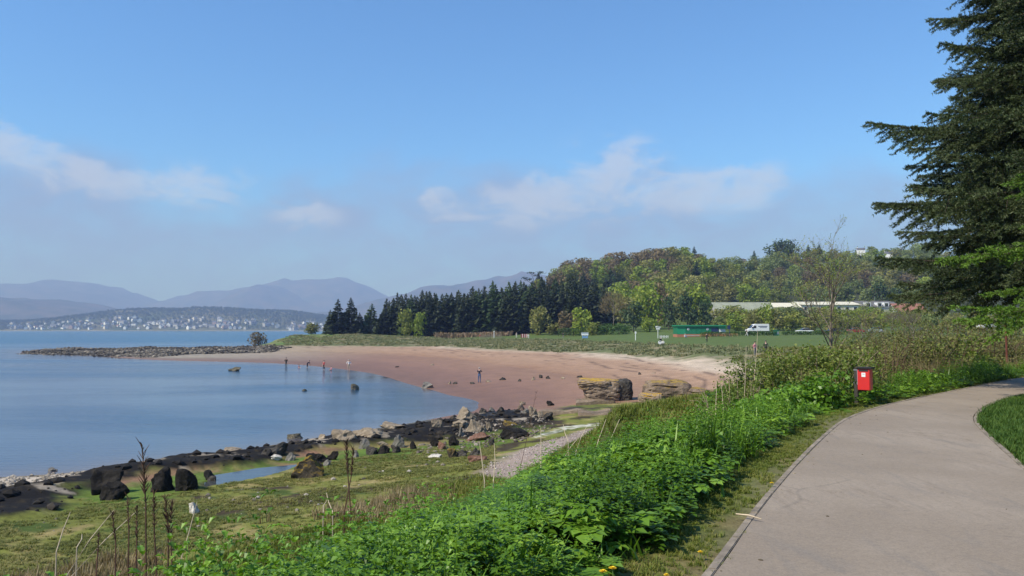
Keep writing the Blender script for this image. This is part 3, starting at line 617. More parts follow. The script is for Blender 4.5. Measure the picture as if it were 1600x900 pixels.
SPR = [crown_spruce(200 + i, 38 + i, (.31, .36, .28, .33, .38)[i], (.05, .04, .1, .03, .06)[i]) for i in range(5)]
PINE = [crown_broad(300 + i, 800, 14, .42, .12, .042) for i in range(2)]
TWIG = [crown_twiggy(400 + i, 1300, .45, .1) for i in range(3)]
MESH = {}
def crown_mesh(kind, i):
    src, mat = {'spruce': (SPR, F_spruce), 'fir': (SPR, F_fir), 'pine': (PINE, F_fir), 'spring': (BROAD, F_spring), 'mid': (BROAD, F_mid), 'olive': (BROAD, F_olive), 'sage': (BROAD, F_sage),
                'brown': (BROAD, F_brown), 'twig': (TWIG, F_brown), 'hedge': (BROAD, F_hedge)}[kind]
    i %= len(src)
    if (kind, i) not in MESH: MESH[kind, i] = mesh_of('crown', src[i], mat)
    return MESH[kind, i]
TRK = [trunk_mesh('trunk', i, .75, .02, 8, M_bark) for i in range(3)]; TRK_C = [trunk_mesh('trunk', 9 + i, .93, .017, 0, M_bark) for i in range(2)]; TRK_P = [trunk_mesh('trunk', 20 + i, .85, .014, 12, M_bark_pale) for i in range(2)]
NTREE = 0
def tree(name, kind, X, Y, h, wide=1.0, label=None, group=None, z=None, cat='tree'):
    global NTREE
    NTREE += 1; g = random.Random(NTREE * 7 + 3); z = Hs(X, Y) if z is None else z
    r = empty(name, (X, Y, z - .1), g.uniform(0, 6.28), (h * wide, h * wide, h))
    link('trunk', (TRK_C if kind in ('spruce', 'fir') else TRK_P if kind == 'twig' else TRK)[g.randrange(2)], None, r)
    link('crown', crown_mesh(kind, g.randrange(8)), None, r, rot=(0, 0, g.uniform(0, 6.28)))
    return tag(r, label, cat, group)

rg = random.Random(5)
# -- the plantation of dark conifers behind the beach, left end first
tops = [(507, 478), (525, 466), (545, 465), (562, 480), (575, 478), (590, 471), (610, 462), (640, 456), (680, 452), (720, 450), (745, 445), (775, 440), (800, 443), (830, 437), (860, 432), (900, 432), (930, 440), (960, 450)]
def top_y(x): return float(np.interp(x, [q[0] for q in tops], [q[1] for q in tops]))
LAB = 'dark spruce in the dense conifer row behind the beach'
REFX = [(470, 'at the sea end of the row'), (625, 'left of the yellow gorse'), (665, 'above the yellow gorse'), (700, 'just right of the yellow gorse'), (750, 'above the picket fence'), (790, 'right of the picket fence'), (830, 'below the wind-bent pine'), (870, 'above the pinkish budding tree'), (925, 'at the right end of the row')]
REFH = [(800, 'above the conifer row'), (900, 'above the yellow green young tree'), (950, 'above the info board'), (1000, 'left of the signpost'), (1045, 'above the signpost'), (1095, 'above the green block'), (1140, 'above the white van'), (1185, 'above the grey shed'), (1240, 'left of the cream building'), (1290, 'above the cream building'), (1350, 'above the dormered row'), (1400, 'above the red roof'), (1450, 'beside the big spruce')]
SCRX = [(1126, 'left end of the grey shed'), (1150, 'left half of the grey shed'), (1175, 'middle of the grey shed'), (1200, 'right end of the grey shed'), (1228, 'before the small pale roof'), (1260, 'left end of the cream building'), (1290, 'middle of the cream building'), (1320, 'right half of the cream building'), (1350, 'left end of the dormered row'), (1385, 'below the dormers'), (1415, 'left of the red roof'), (1445, 'below the red roof')]
def near_ref(tab, x): return min(tab, key=lambda q: abs(q[0] - x))[1]
spec = [(516, 304, 484, 'spruce', 'low dark spruce at the left tip of the conifer row, nearest the sea'),
        (528, 300, 467, 'spruce', 'tall dark spruce, second from the left tip of the conifer row'),
        (548, 302, 465, 'spruce', 'tall dark spruce, third from the left tip of the conifer row'),
        (562, 306, 488, 'spruce', 'short dark spruce closing the left clump of the conifer row'),
        (581, 306, 474, 'fir', 'lone green fir standing in the gap right of the leftmost spruce clump')]
for x, d, ty, kd, lb in spec:
    p = PD(x, 500, d); z = Hs(p[0], p[1]); tree('spruce_tree', kd, p[0], p[1], CAMZ + (515 - ty) * d / F - z, 1.12, lb, 'conifers behind the beach', z)
for row, (d, st) in enumerate([(300, 13), (312, 12), (326, 11)]):
    x = 600 + row * 4
    while x < 945:
        dd = d + rg.uniform(-4, 4) - (x - 600) * .06; p = PD(x, 500, dd); z = Hs(p[0], p[1]); ty = top_y(x) + rg.uniform(-3, 13) + (7 if row == 0 else 0)
        kd = 'fir' if rg.random() < .22 else 'spruce'
        tree('spruce_tree' if kd == 'spruce' else 'fir_tree', kd, p[0], p[1], max(6, CAMZ + (515 - ty) * dd / F - z), rg.uniform(.85, 1.15), ('dark ' if kd == 'spruce' else 'greener ') + ('spruce' if kd == 'spruce' else 'fir') + ', ' + ('front', 'middle', 'back')[row] + ' rank of conifers, ' + near_ref(REFX, x) + (', short' if ty - top_y(x) > 12 else ', tall' if ty - top_y(x) < 1 else ''), 'conifers behind the beach', z)
        x += st * rg.uniform(.8, 1.25)
# -- broadleaves and shrubs in front of and among the plantation
for x, d, ty, by, kd, w, nm, lb in [
        (634, 292, 482, 522, 'mid', .7, 'young_tree', 'small fresh green tree in front of the conifers, left of centre'),
        (655, 290, 488, 522, 'spring', .8, 'young_tree', 'small bright green tree by the yellow gorse before the conifers'),
        (486, 330, 503, 522, 'olive', 1.6, 'shrub', 'rounded olive green shrub standing alone at the sea end of the spit'),
        (404, 290, 519, 530, 'brown', 1.3, 'shrub', 'small brown shrub on the grassy spit above the sea'),
        (845, 268, 476, 524, 'olive', .9, 'young_tree', 'olive brown tree in front of the right part of the conifers'),
        (885, 262, 484, 525, 'brown', 1.0, 'young_tree', 'pinkish brown budding tree left of the yellow green tree'),
        (908, 258, 478, 525, 'spring', .9, 'young_tree', 'yellow green young tree in front of the conifers'),
        (868, 262, 503, 526, 'olive', 1.6, 'shrub', 'low olive bush at the edge of the lawn'),
        (925, 252, 503, 526, 'mid', 1.5, 'shrub', 'mid green bush left of the dark hedge'),
        (948, 250, 505, 527, 'hedge', 1.5, 'shrub', 'dark green rounded bush right of the info board'),
        (968, 246, 505, 527, 'hedge', 1.5, 'shrub', 'dark green bush, second right of the info board'),
        (990, 262, 470, 525, 'pine', 1.0, 'pine_tree', 'dark spreading pine left of the green block'),
        (1015, 258, 495, 526, 'spring', 1.3, 'shrub', 'pale yellow green bush behind the signpost'),
        (958, 275, 442, 525, 'twig', .7, 'young_tree', 'slender pale leafless tree between the conifers and the green wood'),
        (1012, 280, 447, 520, 'spring', .8, 'broadleaf_tree', 'bright green tree at the foot of the wood left of the green block'),
        (1045, 272, 462, 525, 'pine', .8, 'pine_tree', 'dark pine directly above the signpost'),
        (1075, 268, 456, 524, 'pine', .9, 'pine_tree', 'broad dark pine above the left end of the green block'),
        (1102, 268, 468, 524, 'pine', .8, 'pine_tree', 'dark pine above the middle of the green block'),
        (1032, 300, 440, 518, 'brown', .6, 'broadleaf_tree', 'reddish brown leaning tree left of the dark pines'),
        (1092, 285, 442, 515, 'spring', .8, 'broadleaf_tree', 'bright green tree rising behind the dark pines'),
        (1128, 262, 495, 522, 'mid', 1.3, 'shrub', 'green bush behind the right end of the green block'),
        (1150, 240, 488, 520, 'spring', 1.4, 'shrub', 'yellow green bush behind the white van'),
        (1178, 238, 484, 520, 'olive', 1.2, 'shrub', 'olive bush behind the white van roof'),
        (1196, 236, 474, 520, 'spring', .7, 'young_tree', 'narrow bright green tree standing before the grey shed'),
        (1215, 236, 482, 521, 'olive', 1.2, 'shrub', 'olive thicket right of the narrow green tree'),
        (1240, 234, 484, 521, 'mid', 1.3, 'shrub', 'green brown thicket in front of the cream building'),
        (1268, 232, 490, 521, 'olive', 1.4, 'shrub', 'olive thicket behind the bare tree, left side'),
        (1300, 230, 488, 521, 'olive', 1.4, 'shrub', 'olive thicket directly behind the bare tree'),
        (1330, 228, 490, 521, 'sage', 1.3, 'shrub', 'greyish thicket right of the bare tree'),
        (1362, 226, 487, 521, 'olive', 1.3, 'shrub', 'olive thicket below the red roof'),
        (1395, 224, 482, 521, 'twig', 1.2, 'young_tree', 'pale leafless tree below the red roof'),
        (1425, 220, 484, 521, 'twig', 1.2, 'young_tree', 'pale leafless tree left of the drooping spruce'),
        (1455, 214, 488, 521, 'sage', 1.4, 'shrub', 'greyish thicket under the drooping spruce'),
        (1490, 208, 488, 521, 'olive', 1.4, 'shrub', 'olive thicket under the spruce, farther right'),
        (1530, 200, 486, 522, 'olive', 1.5, 'shrub', 'olive thicket left of the rusty post'),
        (1570, 190, 484, 522, 'sage', 1.5, 'shrub', 'greyish thicket behind the rusty post'),
        (1610, 180, 482, 522, 'olive', 1.5, 'shrub', 'olive thicket at the right edge of the view')]:
    p = PD(x, 500, d); z = Hs(p[0], p[1]); tree(nm, kd, p[0], p[1], max(1.5, CAMZ + (515 - ty) * d / F - z), w, lb, None, z, 'shrub' if nm == 'shrub' else 'tree')
for row, (d, st, ya, yb) in enumerate([(284, 14, 477, 486), (252, 16, 488, 498)]):
    x = 1124
    while x < 1462:
        dd = d + rg.uniform(-6, 6); p = PD(x, 500, dd); z = Hs(p[0], p[1]); kd = rg.choice(['olive', 'sage', 'olive', 'spring', 'mid', 'sage']); nm = {'olive': 'olive', 'sage': 'grey green', 'spring': 'yellow green', 'mid': 'mid green'}[kd]
        tree('screen_tree', kd, p[0], p[1], max(3, CAMZ + (515 - rg.uniform(ya, yb)) * dd / F - z), rg.uniform(1.2, 1.7), nm + (' tree close before the walls, ' if row == 0 else ' bushy tree in front of the buildings, ') + near_ref(SCRX, x), 'trees screening the buildings', z); x += st * rg.uniform(.8, 1.2)
# -- the wooded hill, tree by tree
GRP = 'trees on the wooded hill'
names = {'spring': ('broadleaf_tree', 'fresh yellow green broadleaf tree in the hillside wood'), 'mid': ('broadleaf_tree', 'mid green broadleaf tree in the hillside wood'), 'olive': ('broadleaf_tree', 'olive green tree coming into leaf in the hillside wood'),
         'sage': ('willow_tree', 'soft grey green tree in the scrubby right half of the hill'), 'brown': ('beech_tree', 'reddish brown budding tree on the left shoulder of the hill'), 'fir': ('fir_tree', 'dark green conifer scattered in the hillside wood'),
         'twig': ('bare_tree', 'grey leafless tree in the hillside wood'), 'spruce': ('spruce_tree', 'nearly black conifer scattered in the hillside wood')}
LBH = {'spring': 'yellow green broadleaf tree', 'mid': 'mid green broadleaf tree', 'olive': 'olive tree in young leaf', 'sage': 'soft grey green tree', 'brown': 'reddish budding tree', 'fir': 'dark green conifer', 'spruce': 'nearly black conifer', 'twig': 'grey leafless tree'}
for d, st in [(340, 26), (368, 25), (398, 24), (428, 23), (458, 22), (488, 21), (518, 20), (548, 20), (580, 21), (612, 24)]:
    x = 815 + rg.uniform(0, 12)
    while x < 1500:
        dd = d + rg.uniform(-12, 12); p = PD(x, 500, dd); z = Hs(p[0], p[1]); gy = 515 - (z - CAMZ) * F / dd
        xx = x; x += st * rg.uniform(.75, 1.3)
        if z < 8 or (xx > 1110 and d < 375): continue
        if xx > 1460 and d > 520: continue
        u = rg.random()
        if xx < 960 and gy > 455: kd = 'spruce' if u < .45 else 'fir' if u < .7 else 'mid' if u < .85 else 'brown'
        elif xx < 1070 and gy < 445: kd = 'brown' if u < .62 else 'spring' if u < .78 else 'olive' if u < .9 else 'mid'
        elif xx < 1120: kd = 'spring' if u < .30 else 'mid' if u < .58 else 'olive' if u < .78 else 'brown' if u < .9 else 'fir'
        else: kd = 'sage' if u < .46 else 'olive' if u < .72 else 'spring' if u < .83 else 'mid' if u < .93 else 'brown'
        h = rg.uniform(9, 14) if xx < 1110 else rg.uniform(7, 11)
        if kd in ('spruce', 'fir'): h *= 1.15
        nm, lb = names[kd]; tree(nm, kd, p[0], p[1], h, rg.uniform(1.0, 1.35) if kd not in ('spruce', 'fir') else 1.1, LBH[kd] + ', ' + ('at the foot' if d < 390 else 'low on the slope' if d < 450 else 'halfway up' if d < 510 else 'high on the slope' if d < 570 else 'on the skyline') + (' of the hill, ' if d < 390 else ', ') + near_ref(REFH, xx), GRP, z)
for x, ty, d, kd, lb in [(1212, 376, 600, 'pine', 'leftmost of the black pines crowning the hilltop'), (1224, 372, 602, 'pine', 'tallest black pine of the hilltop clump'), (1238, 373, 604, 'pine', 'rightmost black pine of the hilltop clump'),
                         (1265, 381, 600, 'fir', 'small conifer right of the hilltop pine clump'), (1282, 380, 600, 'fir', 'second small conifer right of the hilltop pine clump'), (1140, 430, 450, 'spruce', 'narrow black conifer in the middle of the green scrub'),
                         (1150, 428, 452, 'spruce', 'taller black conifer in the middle of the green scrub'), (1180, 391, 600, 'fir', 'single dark conifer on the skyline left of the pine clump'), (1398, 394, 600, 'fir', 'dark conifer on the skyline beside the hilltop house'),
                         (960, 430, 440, 'pine', 'dark round pine on the left shoulder of the hill'), (1375, 440, 330, 'pine', 'dark pine above the red roof'), (1395, 448, 330, 'pine', 'second dark pine above the red roof')]:
    p = PD(x, 500, d); z = Hs(p[0], p[1]); tree('pine_tree' if kd == 'pine' else 'conifer_tree', kd, p[0], p[1], max(5, CAMZ + (515 - ty) * d / F - z), 1.0 if kd != 'pine' else 1.1, lb, GRP, z)
# the lone wind-bent pine on the skyline left of the hill
p = PD(836, 500, 330); z = Hs(p[0], p[1]); hh = CAMZ + (515 - 424) * 330 / F - z
r = empty('wind_bent_pine', (p[0], p[1], z - .1)); tag(r, 'thin wind-bent pine with flat sparse crown above the conifer row', 'tree')
mb = MB(); mb.tube([(0, 0, 0), (-.4, 0, hh * .5), (.5, 0, hh * .8), (1.6, 0, hh * .95)], [.3, .24, .15, .06], 7); mb.tube([(-.2, 0, hh * .62), (-2, .3, hh * .8), (-4.2, .2, hh * .86)], [.14, .1, .04], 5)
mb.tube([(.2, 0, hh * .74), (-1, -.4, hh * .9), (-1.8, -.3, hh * .97)], [.12, .08, .03], 5); mb.obj('trunk', M_bark, r, True)
g = np.random.default_rng(77); cen = np.array([(-4, .2, hh * .88), (-2.6, .2, hh * .85), (-1.6, -.3, hh * .98), (1.6, 0, hh * .97), (2.6, .2, hh * .99), (.2, 0, hh * .93)]); q = cen[g.integers(0, 6, 260)] + g.normal(size=(260, 3)) * (.75, .5, .22)
a, b_ = frame(unit(g.normal(size=(260, 3)) + (0, 0, 1.2)), g); v, f = quads_from(q, a * .32, b_ * .22, .6, g); stuff_mesh('crown', (v, f, np.repeat(g.random(260), 4)), F_spruce, r)

# ------------------------------------------------------------------ the town across the water
M_wh = plain('harled_wall', (.80, .79, .76), .8, .06); M_cr = plain('cream_wall', (.66, .60, .50), .8, .08); M_pk = plain('sandstone_wall', (.42, .30, .24), .85, .1); M_gy = plain('grey_wall', (.40, .39, .37), .85, .1)
M_sl = plain('slate_roof', (.11, .11, .125), .7, .15); M_rt = plain('red_tile_roof', (.30, .13, .09), .8, .15)
def house_mesh(w, dp, e, rd, mw, mr, chim=True):
    mb = MB(); mb.extrude_y([(-w / 2, -3), (w / 2, -3), (w / 2, e), (0, e + rd), (-w / 2, e)], -dp / 2, dp / 2); nw = len(mb.f)
    o = .35
    for s_ in (-1, 1): mb.add([(0, -dp / 2 - o, e + rd + .25), (0, dp / 2 + o, e + rd + .25), (s_ * (w / 2 + o), dp / 2 + o, e - .1), (s_ * (w / 2 + o), -dp / 2 - o, e - .1)], [(0, 1, 2, 3) if s_ > 0 else (3, 2, 1, 0)])
    nr = len(mb.f)
    if chim: mb.box(-.5, .5, dp / 2 - 1.2, dp / 2 - .3, e + rd - .5, e + rd + 1.4)
    me = mb.mesh('house'); me.materials.append(mw); me.materials.append(mr)
    for i, f in enumerate(me.polygons): f.material_index = 1 if nw <= i < nr else 0
    return me
HM = [(house_mesh(8, 11, 5.2, 3, M_wh, M_sl), 'white gabled house'), (house_mesh(9, 16, 5.5, 3.2, M_wh, M_sl), 'long white house'), (house_mesh(8, 9, 3.2, 2.8, M_wh, M_rt), 'red-roofed cottage'),
      (house_mesh(10, 13, 7.5, 3.4, M_cr, M_sl), 'tall cream villa'), (house_mesh(9, 12, 6.5, 3, M_pk, M_sl), 'sandstone house'), (house_mesh(9, 20, 6.2, 3, M_gy, M_sl), 'grey terrace house')]
TOWNX = [(20, 'left edge'), (75, 'left of spit tip'), (130, 'above spit tip'), (190, 'right of spit tip'), (245, 'above weed stones'), (300, 'above mid spit'), (360, 'above spit grass'), (420, 'by small shrub'), (480, 'by olive shrub')]
rt = random.Random(9); placed = []
def far_house(X, Y, k, label=None, sc=1.0, rz=None):
    me, ds = HM[k]; o = link('far_house', me, None, None, (X, Y, town_z(X, Y) - .3), (0, 0, rz if rz is not None else rt.choice([0, 1.57, 1.2, .4, -.5])), sc)
    return tag(o, label or ds + ' in the town across the firth', 'house', 'houses of the far town')
for row, (Y, n) in enumerate([(3335, 72), (3362, 56), (3392, 54), (3428, 48), (3468, 34), (3510, 20)]):
    for i in range(n):
        px = rt.uniform(-15, 520) if row < 3 else rt.uniform(20, 510)
        if row == 5 and px < 110: continue
        X, YY = (px - 800) / F * Y, Y + rt.uniform(-10, 10)
        if float(fbm(px * .045, row * .5, 7, 2)) < .40: continue
        if any((X - a) ** 2 + (YY - b_) ** 2 < 260 for a, b_ in placed): continue
        placed.append((X, YY)); k_ = rt.choices(range(6), (30, 14, 12, 14, 14, 12))[0]; s_ = rt.uniform(.75, 1.25); hs = s_ * 1.25; far_house(X, YY, k_, ('small ' if s_ < .9 else 'big ' if s_ > 1.1 else '') + HM[k_][1] + ', ' + ('by the water', 'by the water', 'in the middle', 'in the middle', 'in the upper part', 'in the uppermost row')[row] + (' of' if row > 1 else ' in') + ' far town, ' + near_ref(TOWNX, px), sc=hs)
for px, Y, k, sc, lb in [(219, 3450, 0, 1.9, 'largest bright white gabled house in the far town, left of centre'), (211, 3520, 1, 1.7, 'long white block high above the far town'), (270, 3420, 3, 1.5, 'tall narrow pale building like a tower in the middle of the far town'), (349, 3380, 1, 1.6, 'bright white house near the water, right half of the far town'), (434, 3370, 3, 1.6, 'tall pale church-like building near the water, right end of the far town')]:
    far_house((px - 800) / F * Y, Y, k, lb, sc, .3)
# trees between and above the houses: a far-off wood that reads as one mass
g = np.random.default_rng(4); n = 6500; Yt = g.uniform(3330, 4120, n); Xt = (g.uniform(-60, 560, n) - 800) / F * Yt; keepm = g.random(n) < np.where(Yt > 3600, 1.0, .7); Xt, Yt = Xt[keepm], Yt[keepm]
zt = np.array([town_z(a, b_) for a, b_ in zip(Xt, Yt)]); lowb = [(crown_broad(900 + i, 46, 6, .5, .0, .14)) for i in range(3)]
F_far = foliage('far_wood', (.03, .05, .018), (.065, .09, .03), (.14, .15, .06), .1, .9)
tup = scatter(lowb, np.stack([Xt, Yt, zt - 1], -1), g.uniform(0, 6.28, len(Xt)), np.stack([g.uniform(7, 13, len(Xt)), g.uniform(7, 14, len(Xt))], -1), g.integers(0, 3, len(Xt)), g.normal(size=len(Xt)) * .22)
tag(stuff_mesh('far_wood', tup, F_far), 'hazy trees around and above the houses across the water', 'wood', kind='stuff')
m_prom = plain('promenade_stone', (.5, .47, .42), .9, .1); mb = MB()
for px in range(-60, 560, 20):
    Y = 3304; mb.box((px - 800) / F * Y, (px - 780) / F * Y - 2, Y, Y + 5, -1.5, 2.2 + (px % 3) * .3)
tag(mb.obj('promenade_wall', m_prom), 'pale promenade wall along the far shore below the town', 'wall')
print('forest', round(time.time() - T0, 1))
# ------------------------------------------------------------------ buildings beyond the lawn
M_green = plain('green_paint', (.012, .16, .075), .45, .12, 2); M_greenl = plain('green_paint_bright', (.02, .25, .12), .4, .08, 2)
M_brick = plain('orange_brick', (.36, .15, .085), .85, .25, 6); M_white = plain('white_paint', (.78, .78, .77), .45, .05); M_blue = plain('dark_blue_paint', (.02, .035, .10), .4, .1)
M_grey = plain('grey_metal', (.30, .31, .32), .45, .1, metal=.4); M_black = plain('black_rubber', (.015, .015, .016), .75, .1); M_glass = plain('dark_glass', (.02, .025, .03), .08, .05); M_tan = plain('varnished_timber', (.45, .25, .09), .6, .25, 5)
M_tim = plain('grey_timber', (.22, .18, .14), .9, .3, 6); M_red = plain('red_paint', (.62, .03, .028), .35, .08, 5); M_roofg = plain('mossy_sheet_roof', (.27, .285, .21), .85, .2, .6); M_creamw = plain('cream_render', (.66, .61, .47), .85, .1)
M_rw = plain('rust', (.13, .04, .025), .9, .4, 8); M_cor = plain('roof_sheet_dark', (.13, .125, .12), .8, .15)
z0 = 4.75; gx0, gx1, gy, gd = PD(1058, 520, 198)[0], PD(1134, 520, 198)[0], 198.0, 5.0
zb = min(Hs(gx0, gy), Hs(gx1, gy)); zt_ = CAMZ + (515 - 508) * gy / F; W_ = gx1 - gx0
r = empty('green_block', (gx0, gy, zb)); tag(r, 'long low green beach block with brick base left of the white van', 'building'); hw = zt_ - zb
MB().box(0, W_, 0, gd, -.6, .75).obj('plinth', M_brick, r); MB().box(.03, W_ - .03, .04, gd - .04, .754, hw - .32).obj('wall', M_green, r, bevel=.02)
MB().box(-.25, W_ + .2, -.35, gd + .25, hw - .316, hw).obj('roof', M_greenl, r, bevel=.03)
MB().box(.05, 2.1, -.03, .036, .757, hw - .33).obj('end_panel', M_greenl, r)
for k in range(5): MB().box(2.3 + k * 1.25, 3.45 + k * 1.25, -.01, .034, .80, hw - .4).obj('shutter', M_green, r, bevel=.01)
for x in (2.75, 7.5):
    o = MB().tube([(x, -.05, hw - 1.0), (x, -.012, hw - 1.0)], .27, 14).obj('round_vent', M_white, r); MB().tube([(x, -.075, hw - 1.0), (x, -.052, hw - 1.0)], .16, 12).obj('vent_cap', M_grey, o)
for x in (8.5, 9.4): o = MB().box(x, x + .8, -.03, .036, -.2, hw - .7).obj('door', M_blue, r); MB().box(x + .62, x + .7, -.09, -.034, .9, 1.1).obj('handle', M_white, o)
MB().box(10.4, 11.9, -.05, .036, .8, hw - .9).obj('notice_panel', M_white, r); MB().box(10.3, 12.2, -.6, .03, hw - .8, hw - .66).obj('canopy', M_greenl, r)
MB().box(1.8, 8.0, -1.1, -.02, -.5, .35).obj('low_wall', M_brick, r); MB().box(1.75, 8.05, -1.14, .0, .354, .5).obj('wall_coping', plain('concrete', (.42, .40, .37), .9, .15), r)

def van(X, Y, z, rz):
    r = empty('white_van', (X, Y, z), rz); tag(r, 'white panel van with dark lettering parked behind the hedge', 'van')
    prof = [(-2.85, .42), (-2.83, .95), (-2.55, 1.18), (-1.95, 1.32), (-1.2, 2.22), (-.85, 2.42), (-.3, 2.5), (2.7, 2.5), (2.85, 2.38), (2.88, .5), (2.8, .38)]
    MB().extrude_y(prof, -.98, .98).obj('body', M_white, r, bevel=.06)
    MB().add([(-1.92, -.8, 1.36), (-1.92, .8, 1.36), (-1.24, .74, 2.2), (-1.24, -.74, 2.2)], [(0, 1, 2, 3)]).obj('windscreen', M_glass, r).location = (-.025, 0, .02)
    for s_ in (-1, 1):
        o = MB().extrude_y([(-1.6, 1.4), (-.55, 1.4), (-.55, 2.05), (-1.1, 2.05)], s_ * .985, s_ * .995).obj('side_window', M_glass, r)
        MB().box(-1.75, -1.5, s_ * 1.0, s_ * 1.2, 1.42, 1.72).obj('mirror', M_black, r)
        MB().box(-2.84, -2.7, s_ * .6 - .16, s_ * .6 + .16, .82, 1.02).obj('headlight', M_grey, r)
        for x in (-1.85, 1.75):
            w = MB().tube([(x, s_ * .78, .34), (x, s_ * 1.0, .34)], .34, 16).obj('wheel', M_black, r); MB().tube([(x, s_ * 1.002, .34), (x, s_ * 1.015, .34)], .2, 12).obj('rim', M_grey, w)
        MB().box(.0, 2.35, s_ * .985, s_ * .992, 1.78, 1.98).obj('lettering', M_blue, r); MB().box(.35, 2.2, s_ * .985, s_ * .992, 1.48, 1.62).obj('lettering', M_blue, r)
        MB().box(-2.6, 2.8, s_ * .984, s_ * .995, .55, .72).obj('side_trim', M_black, r)
    MB().box(-2.87, -2.8, -.85, .85, .45, .72).obj('bumper', M_black, r)
p = PD(1183, 520, 206); van(p[0], p[1], Hs(p[0], p[1]) + .25, R(3))
def car(px, d, mat, label, rz=0.0, lift=0.0):
    p = PD(px, 520, d); r = empty('parked_car', (p[0], p[1], Hs(p[0], p[1]) + .02 + lift), rz); tag(r, label, 'car', 'cars parked behind the hedge')
    MB().extrude_y([(-2.1, .35), (-2.12, .7), (-1.95, .85), (-1.0, .95), (1.7, .95), (2.1, .85), (2.12, .4), (2.0, .28), (-2.0, .28)], -.86, .86).obj('body', mat, r, bevel=.05)
    cab = MB().extrude_y([(-1.05, .94), (-.35, 1.42), (.95, 1.45), (1.7, .94)], -.74, .74).obj('cabin', M_glass, r, bevel=.03); MB().box(-.33, .98, -.73, .73, 1.43, 1.49).obj('car_roof', mat, cab, bevel=.02)
    for s_ in (-1, 1):
        MB().box(-2.14, -2.05, s_ * .6 - .14, s_ * .6 + .14, .62, .76).obj('headlight', M_white, r)
        for x in (-1.3, 1.3): w = MB().tube([(x, s_ * .70, .31), (x, s_ * .88, .31)], .31, 14).obj('wheel', M_black, r); MB().tube([(x, s_ * .882, .31), (x, s_ * .89, .31)], .18, 10).obj('rim', M_grey, w)
M_silver = plain('silver_paint', (.55, .56, .58), .25, .03, metal=.5); M_carred = plain('dull_red_paint', (.35, .03, .03), .3, .05); M_carblue = plain('dark_car_paint', (.03, .04, .07), .3, .05)
car(1257, 204, M_white, 'white car behind the hedge right of the green cabinet', .05, .08); car(1300, 202, M_carblue, 'dark car behind the trunk of the bare tree', 0, .08); car(1336, 202, M_carred, 'dull red car right of the bare tree', .1, .08)
car(1368, 200, M_silver, 'silver car behind the hedge below the dormered row', 0, .08); car(1441, 176, M_silver, 'silver car parked left of the drooping spruce', .1, .08)
car(1546, 150, M_white, 'white car glimpsed under the drooping spruce', .2, 1.2)
p = PD(1213, 523, 196); r = empty('utility_cabinet', (p[0], p[1], Hs(p[0], p[1]))); tag(r, 'dark green cabinet at the end of the hedge right of the van', 'cabinet')
MB().box(-.6, .6, -.35, .35, -.2, 1.25).obj('box_body', M_green, r, bevel=.03); MB().box(-.66, .66, -.41, .41, 1.254, 1.36).obj('lid', M_green, r, bevel=.02); MB().box(.1, .5, -.37, -.353, .3, 1.0).obj('notice', M_grey, r)
def hedge(name, x0, x1, d, h, label, mat):
    a, b_ = PD(x0, 522, d), PD(x1, 522, d); r = empty(name, (a[0], d, Hs(a[0], d))); tag(r, label, 'hedge'); L = b_[0] - a[0]; g = np.random.default_rng(int(x0)); n = int(L * 130)
    c = np.stack([g.uniform(0, L, n), g.uniform(-.6, .6, n), g.uniform(0, 1, n) ** .6 * h], -1); c[:, 2] *= .85 + .3 * vnoise(c[:, 0] * .6, c[:, 0] * 0, 3); zz = H(a[0] + c[:, 0], np.full(n, d)) - Hs(a[0], d); c[:, 2] += zz
    aa, bb = frame(unit(g.normal(size=(n, 3))), g); v, f = quads_from(c, aa * .16, bb * .11, .7, g); stuff_mesh('foliage', (v, f, np.repeat(np.clip(.5 + .2 * g.normal(size=n), 0, 1), 4)), mat, r)
    mb = MB()
    for k in range(int(L / 1.2) + 1): mb.tube([(k * 1.2, 0, -.3), (k * 1.2 + .1, 0, h * .6)], [.05, .02], 4)
    mb.obj('stems', M_bark, r)
hedge('clipped_hedge', 1094, 1212, 196, 1.1, 'low clipped hedge in front of the green block and van', F_hedge); hedge('clipped_hedge', 1222, 1330, 198, 1.0, 'low hedge left and right of the bare tree trunk', F_hedge); hedge('clipped_hedge', 1400, 1470, 170, 1.2, 'bright low hedge before the silver car', F_hedge)
hedge('dark_hedge', 872, 985, 252, 2.6, 'dark green hedge along the back of the lawn', F_hedge)
